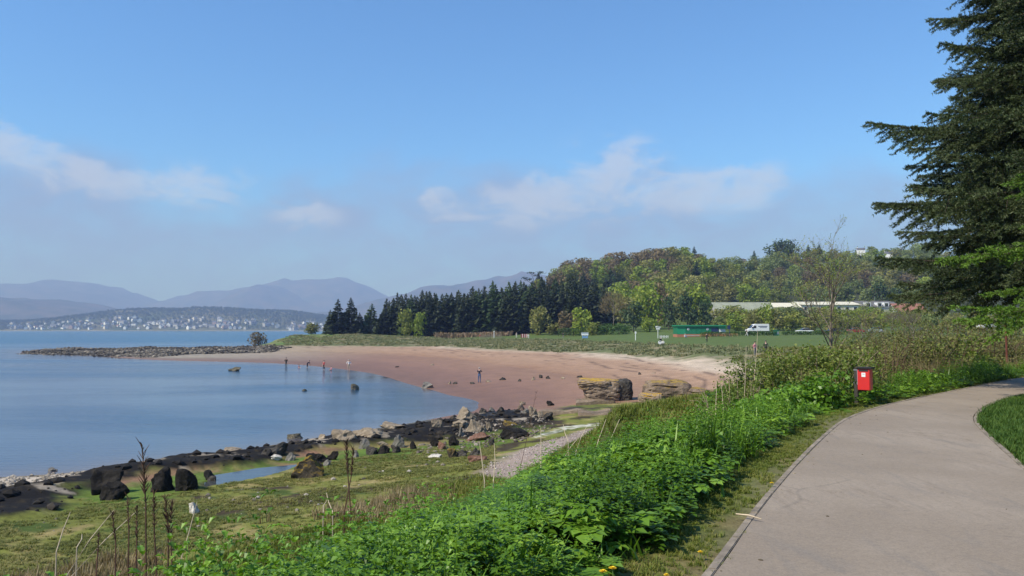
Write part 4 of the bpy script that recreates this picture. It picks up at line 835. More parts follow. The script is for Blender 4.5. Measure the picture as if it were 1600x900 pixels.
def shed(name, x0, x1, d, ridge_y, eave_y, dep, roofm, wallm, label, extras=None):
    X0, X1 = PD(x0, 480, d)[0], PD(x1, 480, d)[0]; zr, ze = CAMZ + (515 - ridge_y) * d / F, CAMZ + (515 - eave_y) * d / F; z = Hs((X0 + X1) / 2, d) - 1; w = X1 - X0
    r = empty(name, (X0, d, z)); tag(r, label, 'building'); zr -= z; ze -= z
    mb = MB(); mb.add([(0, 0, 0), (w, 0, 0), (w, dep, 0), (0, dep, 0), (0, 0, ze), (w, 0, ze), (w, dep, ze), (0, dep, ze), (0, dep / 2, zr - .1), (w, dep / 2, zr - .1)], [(0, 1, 5, 4), (2, 3, 7, 6), (1, 2, 6, 9, 5), (3, 0, 4, 8, 7)]); mb.obj('wall', wallm, r)
    rf = MB()
    for s_ in (0, 1):
        y0, y1 = (-.5, dep / 2) if s_ == 0 else (dep + .5, dep / 2)
        rf.add([(-.4, y0, ze - .15), (w + .4, y0, ze - .15), (w + .4, y1, zr), (-.4, y1, zr), (-.4, y0, ze - .0), (w + .4, y0, ze - .0), (w + .4, y1, zr + .15), (-.4, y1, zr + .15)], [(0, 1, 2, 3), (4, 5, 6, 7), (0, 1, 5, 4), (1, 2, 6, 5), (0, 3, 7, 4), (2, 3, 7, 6)])
    ro = rf.obj('roof', roofm, r)
    nb = int(w / 1.6)
    for k in range(1, nb): MB().add([(w * k / nb - .05, -.52, ze + .03), (w * k / nb + .05, -.52, ze + .03), (w * k / nb + .05, dep / 2, zr + .2), (w * k / nb - .05, dep / 2, zr + .2)], [(0, 1, 2, 3)]).obj('roof_seam', roofm, ro)
    if extras: extras(r, w, ze, zr, dep)
    return r
def wins(r, w, ze, zr, dep):
    for k in range(int(w / 3.2)):
        f_ = MB().box(1 + k * 3.2, 2.5 + k * 3.2, -.06, -.003, ze - 2.2, ze - .8).obj('window', M_white, r); MB().box(1.12 + k * 3.2, 2.38 + k * 3.2, -.08, -.063, ze - 2.08, ze - .92).obj('pane', M_glass, f_)
def dorm(r, w, ze, zr, dep):
    wins(r, w, ze, zr, dep)
    for x in (w * .12, w * .42, w * .6): MB().box(x, x + 1.9, -.3, 2.4, ze - .4, ze + 1.6).obj('dormer', M_white, r); MB().box(x + .3, x + 1.6, -.34, -.303, ze + .1, ze + 1.3).obj('dormer_window', M_glass, r)
    MB().tube([(w * .55, dep / 2, zr), (w * .55, dep / 2, zr + 2.0)], .06, 5).obj('aerial', M_grey, r)
shed('grey_shed', 1121, 1212, 300, 472, 489, 15, M_roofg, M_gy, 'wide grey green sheet-roofed shed at the foot of the hill', wins); shed('small_shed', 1210, 1252, 306, 473, 480, 12, M_creamw, M_creamw, 'pale low roof between the grey shed and the cream building')
shed('cream_building', 1252, 1344, 310, 471, 476, 16, M_creamw, M_creamw, 'long cream building behind the bare tree', wins); shed('dormered_row', 1346, 1404, 312, 470, 479, 12, M_cor, M_gy, 'row building with dark roof and white dormers right of the bare tree', dorm); shed('red_roofed_house', 1405, 1450, 306, 474, 490, 12, M_rt, M_wh, 'house with dull red roof left of the drooping spruce', wins)
for px, y, lb in [(1388, 398, 'small white house among trees on the skyline right of the bare tree'), (1345, 392, 'pale roof on the skyline above the bare tree')]:
    p = PD(px, y, 585); o = link('hilltop_house', HM[0][0], None, None, (p[0], p[1], p[2] - 2), (0, 0, 1.3), .5); tag(o, lb, 'house')
# ------------------------------------------------------------------ things on the lawn
def bench(px, d, label):
    p = PD(px, 525, d); r = empty('picnic_table', (p[0], p[1], Hs(p[0], p[1])), random.uniform(-.3, .3)); tag(r, label, 'picnic table', 'picnic tables on the lawn')
    for k in range(4): MB().box(-.8, .8, -.36 + k * .185, -.20 + k * .185, .70, .745).obj('table_plank', M_tan, r)
    for s_ in (-1, 1):
        MB().box(-.8, .8, s_ * .72 - .13, s_ * .72 + .13, .42, .465).obj('seat', M_tan, r)
        for x in (-.6, .6): MB().tube([(x, s_ * .72, -.02), (x, s_ * .2, .70)], .04, 5).obj('leg', M_tan, r)
for px, lb in [(1098, 'orange picnic table nearest the brick base of the green block'), (1112, 'orange picnic table, second right of the brick base'), (1124, 'middle one of the orange picnic tables before the hedge'), (1135, 'orange picnic table just left of the blue sign pole'), (1147, 'rightmost orange picnic table, in front of the van bonnet')]: bench(px, 190, lb)
def post(name, px, d, y0, rad, mat, label, cat='post'):
    p = PD(px, 520, d); z = Hs(p[0], p[1]); h = CAMZ + (515 - y0) * d / F - z; r = empty(name, (p[0], p[1], z)); tag(r, label, cat)
    MB().tube([(0, 0, -.3), (0, 0, h - .04), (0, 0, h)], [rad, rad, rad * .6], 8).obj('shaft', mat, r); return r, h
r, h = post('signpost', 1028, 196, 509, .07, M_white, 'white signpost with three pale boards left of the green block', 'signpost')
for k, (dx, dz, w) in enumerate([(-.25, .25, .35), (.25, .35, .4), (0, .75, .45)]): MB().box(dx - w, dx + w, -.11, -.075, h - dz - .16, h - dz + .16).obj('sign_board', M_white if k != 1 else plain('pale_sign', (.55, .6, .62), .5), r)
r, h = post('marker_post', 993, 190, 518, .09, M_white, 'slim white marker post on the lawn left of the signpost'); MB().box(-.2, .2, -.13, -.093, h - .5, h - .05).obj('plate', M_white, r)
r, h = post('marker_post', 772, 262, 517, .10, M_white, 'white post standing in the picket fence before the conifers'); MB().box(-.16, .16, -.14, -.104, h - .4, h).obj('plate', M_white, r)
r, h = post('blue_sign_pole', 1140, 194, 508, .08, M_blue, 'dark blue pole with sign at the right end of the green block', 'sign'); MB().box(-.55, .2, -.12, -.084, h - 1.0, h - .1).obj('sign_board', M_blue, r)
r, h = post('round_sign', 1031, 150, 532.5, .05, M_grey, 'white round sign at the seaward edge of the lawn', 'sign'); MB().tube([(0, -.09, h - .3), (0, -.055, h - .3)], .36, 16).obj('sign_disc', M_white, r); MB().tube([(0, -.10, h - .1), (0, -.093, h - .1)], .12, 10).obj('emblem', M_black, r)
p0 = PD(752, 526, 262); r = empty('picket_fence', (p0[0], p0[1], Hs(p0[0], p0[1]))); tag(r, 'weathered grey picket fence in front of the conifers', 'fence'); L = PD(786, 526, 262)[0] - p0[0]
for k in range(int(L / .3)): zz = Hs(p0[0] + k * .3, p0[1]) - Hs(p0[0], p0[1]); MB().box(k * .3, k * .3 + .11, -.015, .015, zz - .1, zz + 1.25).obj('picket', M_tim, r)
for zz in (.35, 1.0): MB().box(0, L, .017, .06, zz, zz + .09).obj('rail', M_tim, r)
p0 = PD(1031, 526, 194); r = empty('bollard_row_fence', (p0[0], p0[1], Hs(p0[0], p0[1]))); tag(r, 'short pale knee-high fence beside the signpost', 'fence')
for k in range(6): MB().box(k * .38, k * .38 + .12, -.05, .05, -.1, .75).obj('picket', M_white, r)
MB().box(0, 2.1, .052, .09, .45, .53).obj('rail', M_white, r)
p0 = PD(914, 527, 225); r = empty('information_board', (p0[0], p0[1], Hs(p0[0], p0[1]))); tag(r, 'white board on blue supports at the edge of the lawn', 'board')
MB().box(-1.0, 1.0, -.05, .05, .95, 1.75).obj('panel', M_white, r, bevel=.02); MB().box(-1.05, 1.05, -.2, .2, 1.76, 1.82).obj('cap', M_white, r); M_lb = plain('light_blue_paint', (.16, .30, .55), .5)
for x in (-.7, 0, .7): MB().tube([(x, 0, -.1), (x, 0, .95)], .09, 6).obj('leg', M_lb, r)
MB().box(-.8, .8, -.3, -.1, .2, .7).obj('lower_panel', M_lb, r)
p0 = PD(819, 525, 250); r = empty('windbreak', (p0[0], p0[1], Hs(p0[0], p0[1])), .3, .8); tag(r, 'red and white striped windbreak pitched before the conifers', 'windbreak')
for k in range(6): MB().add([(k * .45 - 1.35, (k % 2) * .12, .1), (k * .45 - .9, ((k + 1) % 2) * .12, .1), (k * .45 - .9, ((k + 1) % 2) * .12, 1.5), (k * .45 - 1.35, (k % 2) * .12, 1.5)], [(0, 1, 2, 3)]).obj('cloth_panel', (M_red, plain('pink_cloth', (.75, .5, .45), .8))[k % 2], r)
for k in (0, 3, 6): MB().tube([(k * .45 - 1.35, .06, -.2), (k * .45 - 1.35, .06, 1.65)], .025, 5).obj('pole', M_tim, r)
for px, d, nm, lb in [(672, 292, 'gorse_bush', 'yellow flowering gorse left of the small bright green tree'), (690, 290, 'gorse_bush', 'yellow flowering gorse, right of the small bright green tree')]:
    p = PD(px, 522, d); r = empty(nm, (p[0], p[1], Hs(p[0], p[1]))); tag(r, lb, 'bush'); g = np.random.default_rng(px); n = 420
    c = unit(g.normal(size=(n, 3))) * g.uniform(.6, 1, (n, 1)) * (2.6, 1.4, 1.7); c[:, 2] = np.abs(c[:, 2]); a, b_ = frame(unit(g.normal(size=(n, 3))), g); v, f = quads_from(c, a * .2, b_ * .16, .6, g)
    stuff_mesh('foliage', (v, f, np.repeat(g.random(n), 4)), foliage('gorse', (.05, .07, .015), (.30, .21, .02), (.55, .36, .03), .2), r); MB().tube([(0, 0, -.2), (.1, 0, .5), (.2, 0, 1)], [.1, .08, .03], 5).obj('stem', M_bark, r)
# bracken and dead reeds in front of the conifers
g = np.random.default_rng(61); n = 1500; px = g.uniform(680, 800, n); d = 283 + g.uniform(-5, 5, n); X = (px - 800) / F * d; pos = np.stack([X, d, H(X, d)], -1)
reed = (np.array([(-.05, 0, 0), (.05, 0, 0), (.12, .02, 1), (0, .02, 1)]), np.array([[0, 1, 2, 3]]), np.full(4, .5))
F_straw = foliage('dead_reeds', (.16, .10, .06), (.26, .185, .12), (.40, .31, .20), .25, .8)
tag(stuff_mesh('dead_bracken', scatter([reed], pos, g.uniform(0, 6.28, n), np.stack([np.full(n, 3.2), g.uniform(.7, 1.7, n)], -1), np.zeros(n, int), g.normal(size=n) * .2, g.normal(size=(n, 2)) * .2), F_straw), 'strip of pinkish dead bracken before the conifers', 'bracken', kind='stuff')
# marram grass on the low dune between sand and lawn
blade = []
def clump(seed, nb, spread, lean, w, seg=2):
    g = np.random.default_rng(seed); V = []; Fc = []; A = []
    for k in range(nb):
        a = g.uniform(0, 6.28); r_ = spread * math.sqrt(g.random()); x, y = r_ * math.cos(a), r_ * math.sin(a); h = g.uniform(.55, 1); la = g.uniform(0, 6.28); ll = lean * g.uniform(.2, 1); va = g.normal() * .16 + .5
        ww = w * g.uniform(.6, 1.2); px_, py_ = -math.sin(la) * ww, math.cos(la) * ww; o = len(V); dx, dy = math.cos(la) * ll, math.sin(la) * ll
        V += [(x - px_, y - py_, -.05), (x + px_, y + py_, -.05), (x + dx * .35 + px_ * .8, y + dy * .35 + py_ * .8, h * .6), (x + dx * .35 - px_ * .8, y + dy * .35 - py_ * .8, h * .6), (x + dx + px_ * .15, y + dy + py_ * .15, h), (x + dx - px_ * .15, y + dy - py_ * .15, h)]
        Fc += [(o, o + 1, o + 2, o + 3), (o + 3, o + 2, o + 4, o + 5)]; A += [va - .12] * 2 + [va] * 2 + [va + .12] * 2
    return np.array(V), np.array(Fc), np.array(A)
CL_D = [clump(700 + i, 26, .55, .55, .05) for i in range(3)]
g = np.random.default_rng(62); n = 5200; X = g.uniform(-110, 60, n * 5); Y = g.uniform(88, 330, n * 5); sd = poly_sd(X, Y, DUNE); sl = poly_sd(X, Y, LAWN); dens = sstep(-1, 3, sd + 6 * (fbm(X * .1, Y * .1, 63, 3) - .55)) * (1 - sstep(-2, 5, sl)) * sstep(.25, .6, fbm(X * .22, Y * .22, 64, 3))
k = (g.random(len(X)) < dens) & (X / Y > -.30) & (X / Y < .5); X, Y = X[k], Y[k]; X, Y = X[:n], Y[:n]; pos = np.stack([X, Y, H(X, Y)], -1); m = len(X)
F_marram = foliage('marram', (.09, .115, .05), (.18, .20, .095), (.38, .33, .18), .2, .75)
tag(stuff_mesh('marram_grass', scatter(CL_D, pos, g.uniform(0, 6.28, m), np.stack([g.uniform(.7, 1.3, m), g.uniform(.25, .6, m)], -1), g.integers(0, 3, m), g.normal(size=m) * .2 + .25 * (fbm(X * .15, Y * .15, 65, 3) - .5)), F_marram), 'grey green marram grass on the low dune above the sand', 'grass', kind='stuff')
print('lawn things', round(time.time() - T0, 1))
# ------------------------------------------------------------------ rocks
def rock_material(name, c0, c1, lichen=None, lk=(.45, .75), scale=1.6):
    m_, t, b, out = principled(name); co = t.n('ShaderNodeTexCoord').outputs['Object']; ge = t.n('ShaderNodeNewGeometry')
    n1 = t.noise(scale, 7, .65, co); n2 = t.noise(scale * 7, 5, .7, co); col = t.mix(t.rng(n1, .35, .65), (*c0, 1), (*c1, 1))
    if lichen:
        sx_ = t.n('ShaderNodeSeparateXYZ'); t.set(sx_.inputs[0], ge.outputs['Normal'])
        k = t.m('MULTIPLY', t.rng(sx_.outputs[2], *lk), t.rng(t.noise(scale * 2.2, 6, .7, co), .36, .52)); col = t.mix(k, col, (*lichen, 1))
    f = t.rng(n2, .25, .75, .65, 1.35, False); t.set(b.inputs['Base Color'], t.mix(1, col, t.n('ShaderNodeCombineColor', x0=f, x1=f, x2=f).outputs[0], 'MULTIPLY')); b.inputs['Roughness'].default_value = .9; b.inputs['Specular IOR Level'].default_value = .15
    bp = t.n('ShaderNodeBump'); bp.inputs['Strength'].default_value = .8; bp.inputs['Distance'].default_value = .06; t.set(bp.inputs['Height'], t.m('ADD', n2, n1)); t.set(b.inputs['Normal'], bp.outputs[0])
    return m_
RK = {'black': rock_material('wet_black_rock', (.009, .008, .007), (.03, .026, .022)), 'dark': rock_material('dark_grey_rock_and_shade', (.035, .031, .027), (.09, .08, .068)), 'grey': rock_material('grey_rock', (.13, .12, .105), (.24, .22, .19)),
      'tan': rock_material('tan_sandstone', (.21, .165, .115), (.34, .275, .20)), 'white': rock_material('bleached_rock', (.48, .44, .38), (.62, .58, .5)), 'brown': rock_material('red_brown_rock', (.15, .075, .05), (.24, .14, .10)),
      'moss': rock_material('mossy_rock', (.05, .04, .03), (.10, .08, .055), (.20, .135, .025), (.2, .6)), 'lichen': rock_material('lichened_sandstone', (.17, .125, .09), (.30, .225, .16), (.42, .26, .04), (.80, .95), .9), 'weedy': rock_material('weedy_rock', (.10, .085, .06), (.22, .19, .14), (.05, .045, .015), (.3, .7))}
def boulder_mesh(seed, cuts=9, rough=.26, sub=4, strata=0.0):
    g = random.Random(seed); bm = bmesh.new(); bmesh.ops.create_icosphere(bm, subdivisions=sub, radius=1.0)
    planes = []
    for k in range(cuts):
        n = Vector((g.gauss(0, 1), g.gauss(0, 1), g.gauss(0, .8))).normalized(); planes.append((n, g.uniform(.45, .8)))
    for v in bm.verts:
        c = v.co.copy()
        for n, d in planes:
            e = c.dot(n) - d
            if e > 0: c -= n * e
        f = 1 + (rough * (float(fbm(c.x * 3.1 + seed, c.y * 3.1 + c.z * 2.7, seed, 4)) - .5) + .55 * (float(fbm(c.x * 1.1 + seed * 3, c.y * 1.1 - c.z * .9, seed + 7, 2)) - .5)) * 2
        if strata:
            w = 1 + strata * (math.floor(math.sin(c.z * 9 + seed + c.x) * 2) * .25); c.x *= w; c.y *= w
        v.co = c * f
    me = bpy.data.meshes.new('boulder'); bm.to_mesh(me); bm.free(); me.polygons.foreach_set('use_smooth', [False] * len(me.polygons)); return me
BM_ = [boulder_mesh(500 + i, 9 + i % 6) for i in range(12)]
ROCKN = 0
def rock(x0, x1, ytop, ybase, kind, label, z=None, name='boulder', group='boulders along the near shore', deep=.8):
    global ROCKN
    ROCKN += 1; g = random.Random(ROCKN); cx = (x0 + x1) / 2; zz = .7
    for _ in range(4):
        p = P(cx, ybase, zz); zz = max(Hs(p[0], p[1]), -.05) if z is None else z
    p = P(cx, ybase, zz); sc = np.hypot(p[1], 0) / F; w = (x1 - x0) * sc / 2; h = (ybase - ytop) * sc
    o = link(name, bpy.data.meshes.new('x') if False else BM_[g.randrange(12)].copy(), RK[kind], None, (p[0], p[1] + w * deep * .7, zz + h * .26), (g.uniform(-.2, .2), g.uniform(-.2, .2), g.uniform(0, 6.28)), 1.0)
    # scale along the picture's width, depth and height, then bake so that the turn stays free
    me = o.data; M = Matrix.Diagonal((w * 1.08, w * deep, h * .80, 1)) @ o.rotation_euler.to_matrix().to_4x4(); me.transform(M); o.rotation_euler = (0, 0, 0)
    return tag(o, label, 'rock', group)
for a in [(128, 178, 740, 772, 'black', 'larger of the two black boulders on the bright algae at far left'), (150, 187, 752, 782, 'black', 'smaller black boulder leaning against the larger one at far left'), (222, 268, 737, 769, 'black', 'rough black boulder left of the tide pool, the left of a pair'),
          (263, 311, 735, 768, 'black', 'rounded black boulder touching the left end of the tide pool'), (316, 337, 734, 752, 'dark', 'dark stone standing in the end of the tide pool'), (408, 450, 691, 712, 'dark', 'pointed dark grey boulder on the weedy ledge by the water'),
          (457, 510, 717, 748, 'moss', 'large ochre mossy boulder on the marsh right of the pool'), (477, 508, 711, 725, 'black', 'black boulder just behind the ochre mossy one'), (505, 518, 717, 728, 'grey', 'small grey stone right of the ochre mossy boulder'),
          (509, 529, 705, 719, 'black', 'squarish black stone behind the small grey one'), (419, 437, 709, 718, 'white', 'small bleached stone below the pointed dark boulder'), (446, 462, 705, 720, 'grey', 'upright grey stone right of the bleached one'),
          (441, 473, 676, 687, 'weedy', 'weedy rock standing in the water off the ledge'), (494, 511, 680, 686, 'tan', 'small rounded tan rock in the water off the ledge'), (516, 552, 673, 690, 'tan', 'sloping tan rock slab at the water edge, lower one'), (545, 612, 671, 683, 'tan', 'long flat tan rock lying on the weedy ledge'),
          (588, 632, 661, 670, 'tan', 'flat tan rock at the outer edge of the ledge'), (556, 575, 690, 702, 'grey', 'grey stone at the left of the stone cluster on the algae'), (568, 592, 696, 711, 'dark', 'dark stone in the middle of the stone cluster'), (586, 613, 696, 709, 'black', 'blackish rounded stone in the stone cluster'),
          (607, 629, 684, 700, 'grey', 'tallest grey stone at the right of the stone cluster'), (609, 625, 698, 708, 'dark', 'dark stone at the foot of the tallest cluster stone'), (549, 562, 703, 716, 'grey', 'grey stone at the lower left of the cluster'), (588, 604, 690, 695, 'tan', 'flat tan stone behind the cluster'),
          (711, 741, 641, 657, 'tan', 'big pale rounded rock at the water edge of the ledge'), (698, 738, 656, 668, 'tan', 'long pale rock below the big pale one'), (671, 693, 653, 668, 'tan', 'pale rock left of the long pale one'), (732, 751, 658, 675, 'tan', 'upright pale rock inside the ledge'), (747, 763, 664, 674, 'tan', 'small pale rock right of the upright pale one'),
          (759, 771, 659, 673, 'tan', 'narrow pale rock, rightmost of three'), (779, 821, 667, 686, 'black', 'big black rounded boulder at the head of the gravel'), (784, 808, 659, 670, 'moss', 'mossy rock behind the big black boulder'), (713, 727, 667, 683, 'grey', 'grey upright stone left of the gravel'),
          (697, 716, 682, 697, 'black', 'black stone on the algae below the grey upright'), (669, 689, 684, 698, 'black', 'black stone on the algae, farther left'), (729, 768, 678, 689, 'brown', 'long red brown rock at the edge of the weed'), (762, 773, 683, 697, 'dark', 'small dark stone at the end of the red brown rock'),
          (682, 698, 689, 703, 'brown', 'reddish stone half sunk in algae'), (699, 714, 702, 716, 'moss', 'olive stone above the long flat brown one'), (712, 733, 702, 715, 'dark', 'dark angular stone above the long flat brown one'), (731, 751, 703, 714, 'dark', 'dark stone at the edge of the gravel'), (729, 765, 711, 722, 'brown', 'long flat brown stone at the edge of the gravel'),
          (668, 686, 709, 716, 'white', 'white stone on the marsh'), (640, 650, 692, 702, 'black', 'small black stone alone on the algae'), (748, 762, 637, 645, 'dark', 'dark stone in the shallows off the ledge'), (763, 774, 637, 643, 'grey', 'grey stone in the shallows off the ledge'), (775, 788, 636, 645, 'dark', 'second dark stone in the shallows'),
          (811, 823, 626, 633, 'tan', 'topmost stone of the pale heap by the sand'), (808, 819, 632, 641, 'tan', 'middle stone of the pale heap by the sand'), (816, 828, 637, 646, 'grey', 'lowest stone of the pale heap by the sand'), (825, 840, 637, 650, 'tan', 'pale block right of the pale heap'), (838, 852, 640, 652, 'tan', 'pale block at the start of the sandstone shelf'),
          (853, 867, 626, 634, 'black', 'small black stone on the pink sand before the shelf'), (850, 868, 646, 656, 'dark', 'dark stone under the end of the sandstone shelf'), (290, 311, 787, 803, 'white', 'small pale squared stone alone on the marsh turf'), (70, 86, 731, 738, 'grey', 'small grey stone in the water by the pale slab'), (344, 372, 700, 705, 'tan', 'low pale rock at the outer edge of the ledge, left part')]:
    rock(*a)
for a in [(353, 377, 573, 580, 'weedy', 'flat dark rock in the calm water off the bathers'), (545, 563, 600, 609, 'weedy', 'dark topped rock in the water below the person in white'), (655, 681, 596, 607, 'grey', 'grey rock at the waterline of the pink sand'), (471, 479, 607, 611, 'weedy', 'tiny rock awash in the bay')]: rock(*a, z=.0, group='rocks in the bay')
BREF = ['left of the standing man', 'just left of the standing man', 'at the feet of the standing man', 'right of the standing man', 'farther right of the standing man', 'in the middle of the stone line', 'left of the tall stone group', 'in the small stone group', 'second in the small stone group', 'right of the small stone group', 'at the right end of the stone line', 'above the lichened rock', 'above the lichened rock, to the right', 'above the broken rock', 'by itself above the broken rock', 'near the upper beach', 'farthest right on the sand']
for i, (x, y, w, h) in enumerate([(703, 600, 5, 5), (712, 600, 8, 4), (738, 600, 9, 4), (763, 597, 8, 3), (786, 594, 9, 4), (812, 596, 8, 3), (834, 594, 7, 6), (845, 591, 8, 7), (856, 592, 6, 4), (880, 592, 8, 3), (906, 590, 8, 3), (1000, 586, 7, 5), (1021, 585, 9, 3), (1036, 584, 7, 3), (1064, 583, 6, 3), (675, 571, 7, 3), (620, 574, 6, 2)]):
    rock(x - w / 2, x + w / 2, y - h, y, 'dark' if i % 3 else 'tan', 'small dark stone on the pink sand ' + BREF[i] if i % 3 else 'small pale stone on the pink sand ' + BREF[i], group='stones on the sand')
# the two big sandstone outcrops and the shelf below them
def outcrop(x0, x1, yt, yb, z, depth, label, seed, chunks):
    c = P((x0 + x1) / 2, yb, z); sc = c[1] / F; w = (x1 - x0) * sc; h = (yb - yt) * sc; r = empty('sandstone_outcrop', (c[0], c[1] + depth / 2, z)); tag(r, label, 'rock')
    for k, (a0, a1, b0, b1, d0, dy, under, tilt, kind) in enumerate(chunks):        # x and z spans as shares of width and height
        bm = bmesh.new(); bmesh.ops.create_icosphere(bm, subdivisions=5, radius=1.0); q = np.array([v.co[:] for v in bm.verts]); p_ = 5.0
        q = q / (np.abs(q[:, :1]) ** p_ + np.abs(q[:, 1:2]) ** p_ + np.abs(q[:, 2:]) ** p_) ** (1 / p_)
        big = fbm(q[:, 0] * 1.3 + seed + k * 7 + q[:, 2], q[:, 1] * 1.3 + q[:, 2] * 1.1, seed + k, 3) - .5; fine_ = fbm(q[:, 0] * 5 + q[:, 1] * 2 + seed, q[:, 2] * 7 + q[:, 1] * 3, seed + 30, 4) - .5
        bed = (q[:, 2] + .12 * q[:, 0] + .25 * big) * 3.1 + seed; crack = np.exp(-((bed - np.round(bed)) / .09) ** 2) * sstep(.42, .55, fbm(q[:, 0] * 2, q[:, 1] * 2 + np.round(bed) * 3, seed + 5, 2))
        s_ = 1 + .30 * big + .10 * fine_ - .14 * crack - under * sstep(.35, -.5, q[:, 2]) * .35
        X = ((a0 + a1) / 2 - .5 + q[:, 0] * s_ * (a1 - a0) / 2) * w; Yy = q[:, 1] * s_ * depth * d0 / 2 + dy; Z = ((b0 + b1) / 2 + q[:, 2] * (b1 - b0) / 2 * (1 + .12 * fine_) + .10 * big + tilt * q[:, 0]) * h
        for v, x_, y_, z_ in zip(bm.verts, X, Yy, Z): v.co = (x_, y_, z_)
        me = bpy.data.meshes.new('rock_block'); bmesh.ops.recalc_face_normals(bm, faces=bm.faces); bm.to_mesh(me); bm.free(); link('rock_block', me, RK[kind], r)
RK['brownblock'] = rock_material('brown_sandstone', (.13, .095, .07), (.24, .18, .13), (.30, .20, .05), (.85, .97), .9)
outcrop(905, 991, 594, 631, .70, 3.0, 'flat-topped layered sandstone rock with yellow lichen, left of two', 3, [(.10, .80, -.3, .98, 1.0, 0, .5, -.03, 'lichen'), (.0, .60, .52, 1.0, .9, -.2, .2, -.02, 'lichen'), (.62, 1.0, -.2, .98, .85, .1, .1, .05, 'dark')])  # right block takes the dark rock colour to paint the outcrop's shaded side
outcrop(1008, 1108, 595, 633, .90, 3.2, 'broken brown sandstone outcrop right of the flat-topped rock', 9, [(.05, .80, -.4, .95, 1.0, .3, .0, .02, 'brownblock'), (.50, 1.05, -.3, .66, .9, .0, .1, -.05, 'brownblock'), (-.05, .30, -.3, .46, .7, -.5, 0, 0, 'lichen')])
c = P(950, 660, 1.0); r = empty('sandstone_shelf', (0, 0, 0)); tag(r, 'low smooth sandstone shelf running below the two big rocks', 'rock shelf')
RK['shelf'] = rock_material('shelf_sandstone', (.16, .118, .08), (.28, .21, .145), scale=.7)
for k, (xa, xb, yf, yk, zt) in enumerate([(843, 905, 656, 640, 1.05), (903, 985, 660, 640, 1.2), (983, 1075, 658, 637, 1.5), (1070, 1150, 652, 628, 2.1), (900, 960, 634, 628, 1.0)]):
    pa, pb, pc_, pd = P(xa, yf, zt - .5), P(xb, yf - 1, zt - .5), P(xb, yk, zt), P(xa, yk, zt); bm = bmesh.new(); nx, ny = 16, 6; vs = []
    for j in range(ny + 1):
        for i in range(nx + 1):
            u, v = i / nx, j / ny; q = (pa * (1 - u) + pb * u) * (1 - v) + (pd * (1 - u) + pc_ * u) * v; n = float(fbm(q[0] * .9, q[1] * .9, 71 + k, 4)) - .5
            vs.append(bm.verts.new((q[0], q[1] + n * .5 * (j == 0), zt + n * .42 - (.65 if j == 0 else 0) - (.03 if i in (0, nx) else 0) + .01 * k)))
    for j in range(ny):
        for i in range(nx): bm.faces.new((vs[j * (nx + 1) + i], vs[j * (nx + 1) + i + 1], vs[(j + 1) * (nx + 1) + i + 1], vs[(j + 1) * (nx + 1) + i]))
    ex = bmesh.ops.extrude_face_region(bm, geom=bm.faces[:])
    for v in [e for e in ex['geom'] if isinstance(e, bmesh.types.BMVert)]: v.co.z -= 1.0
    bmesh.ops.recalc_face_normals(bm, faces=bm.faces); me = bpy.data.meshes.new('shelf_slab'); bm.to_mesh(me); bm.free(); link('shelf_slab', me, RK['shelf'], r)
# uncountable stones: the stony spit, shingle by the ledge, the gravel
pebs = []
for i in range(4):
    g = np.random.default_rng(40 + i); bm = bmesh.new(); bmesh.ops.create_icosphere(bm, subdivisions=1, radius=.5)
    V = np.array([v.co[:] for v in bm.verts]) * g.uniform(.7, 1.3, (len(bm.verts), 1)) * (1, .8, .6); Fc = np.array([[v.index for v in f.verts] for f in bm.faces]); bm.free(); pebs.append((V, Fc, np.full(len(V), .5)))
def stones(name, poly, n, smin, smax, cols, label, seed, edge=0.0, lim=None):
    g = np.random.default_rng(seed); pl = np.array(poly); lo, hi = pl.min(0), pl.max(0); X = g.uniform(lo[0], hi[0], n * 4); Y = g.uniform(lo[1], hi[1], n * 4); k = poly_sd(X, Y, poly) + (fbm(X * .3, Y * .3, seed, 3) - .5) * edge > 0; X, Y = X[k][:n], Y[k][:n]; m = len(X)
    s_ = smin + (smax - smin) * g.random(m) ** 3; z = H(X, Y) + s_ * .08; va = g.normal(size=m) * .22 - .35 * (fbm(X * .12, Y * .15, seed + 3, 3) > .5)
    tag(stuff_mesh(name, scatter(pebs, np.stack([X, Y, z], -1), g.uniform(0, 6.28, m), s_, g.integers(0, 4, m), va), foliage(name, *cols, 0.0, .85)), label, 'stones', kind='stuff')
stones('spit_stones', STONY, 9000, .25, 1.15, ((.022, .018, .014), (.13, .11, .085), (.36, .31, .24)), 'dark and tan stones heaped along the low spit', 81, 6)
stones('shore_shingle', wpoly([(640, 700, .7), (760, 660, .6), (850, 655, .9), (870, 668, 1.1), (790, 690, 1.1), (740, 705, 1.0), (640, 715, .8)]), 800, .06, .3, ((.05, .04, .03), (.16, .13, .10), (.4, .35, .29)), 'loose shingle between weed and gravel', 82, 2)
stones('weedy_cobbles', LEDGE, 450, .1, .6, ((.008, .007, .006), (.02, .016, .012), (.07, .055, .04)), 'weed-covered cobbles on the dark ledge', 83, 1)
stones('pale_shingle', SLAB + [], 500, .05, .3, ((.2, .17, .13), (.36, .31, .25), (.5, .45, .38)), 'pale shingle on the slab at far left', 84, 1)
stones('marsh_pebbles', wpoly([(60, 800, .9), (300, 770, .85), (520, 730, .9), (700, 712, .9), (740, 735, 1.3), (500, 790, 1.2), (250, 850, 1.1), (60, 830, 1)]), 90, .05, .25, ((.08, .07, .05), (.2, .17, .13), (.5, .45, .38)), 'scattered pebbles on the marsh turf', 85, 3)
stones('track_gravel', TRACK, 5000, .03, .12, ((.2, .16, .14), (.33, .27, .24), (.5, .44, .4)), 'grey pink gravel of the shore track', 86, 1)
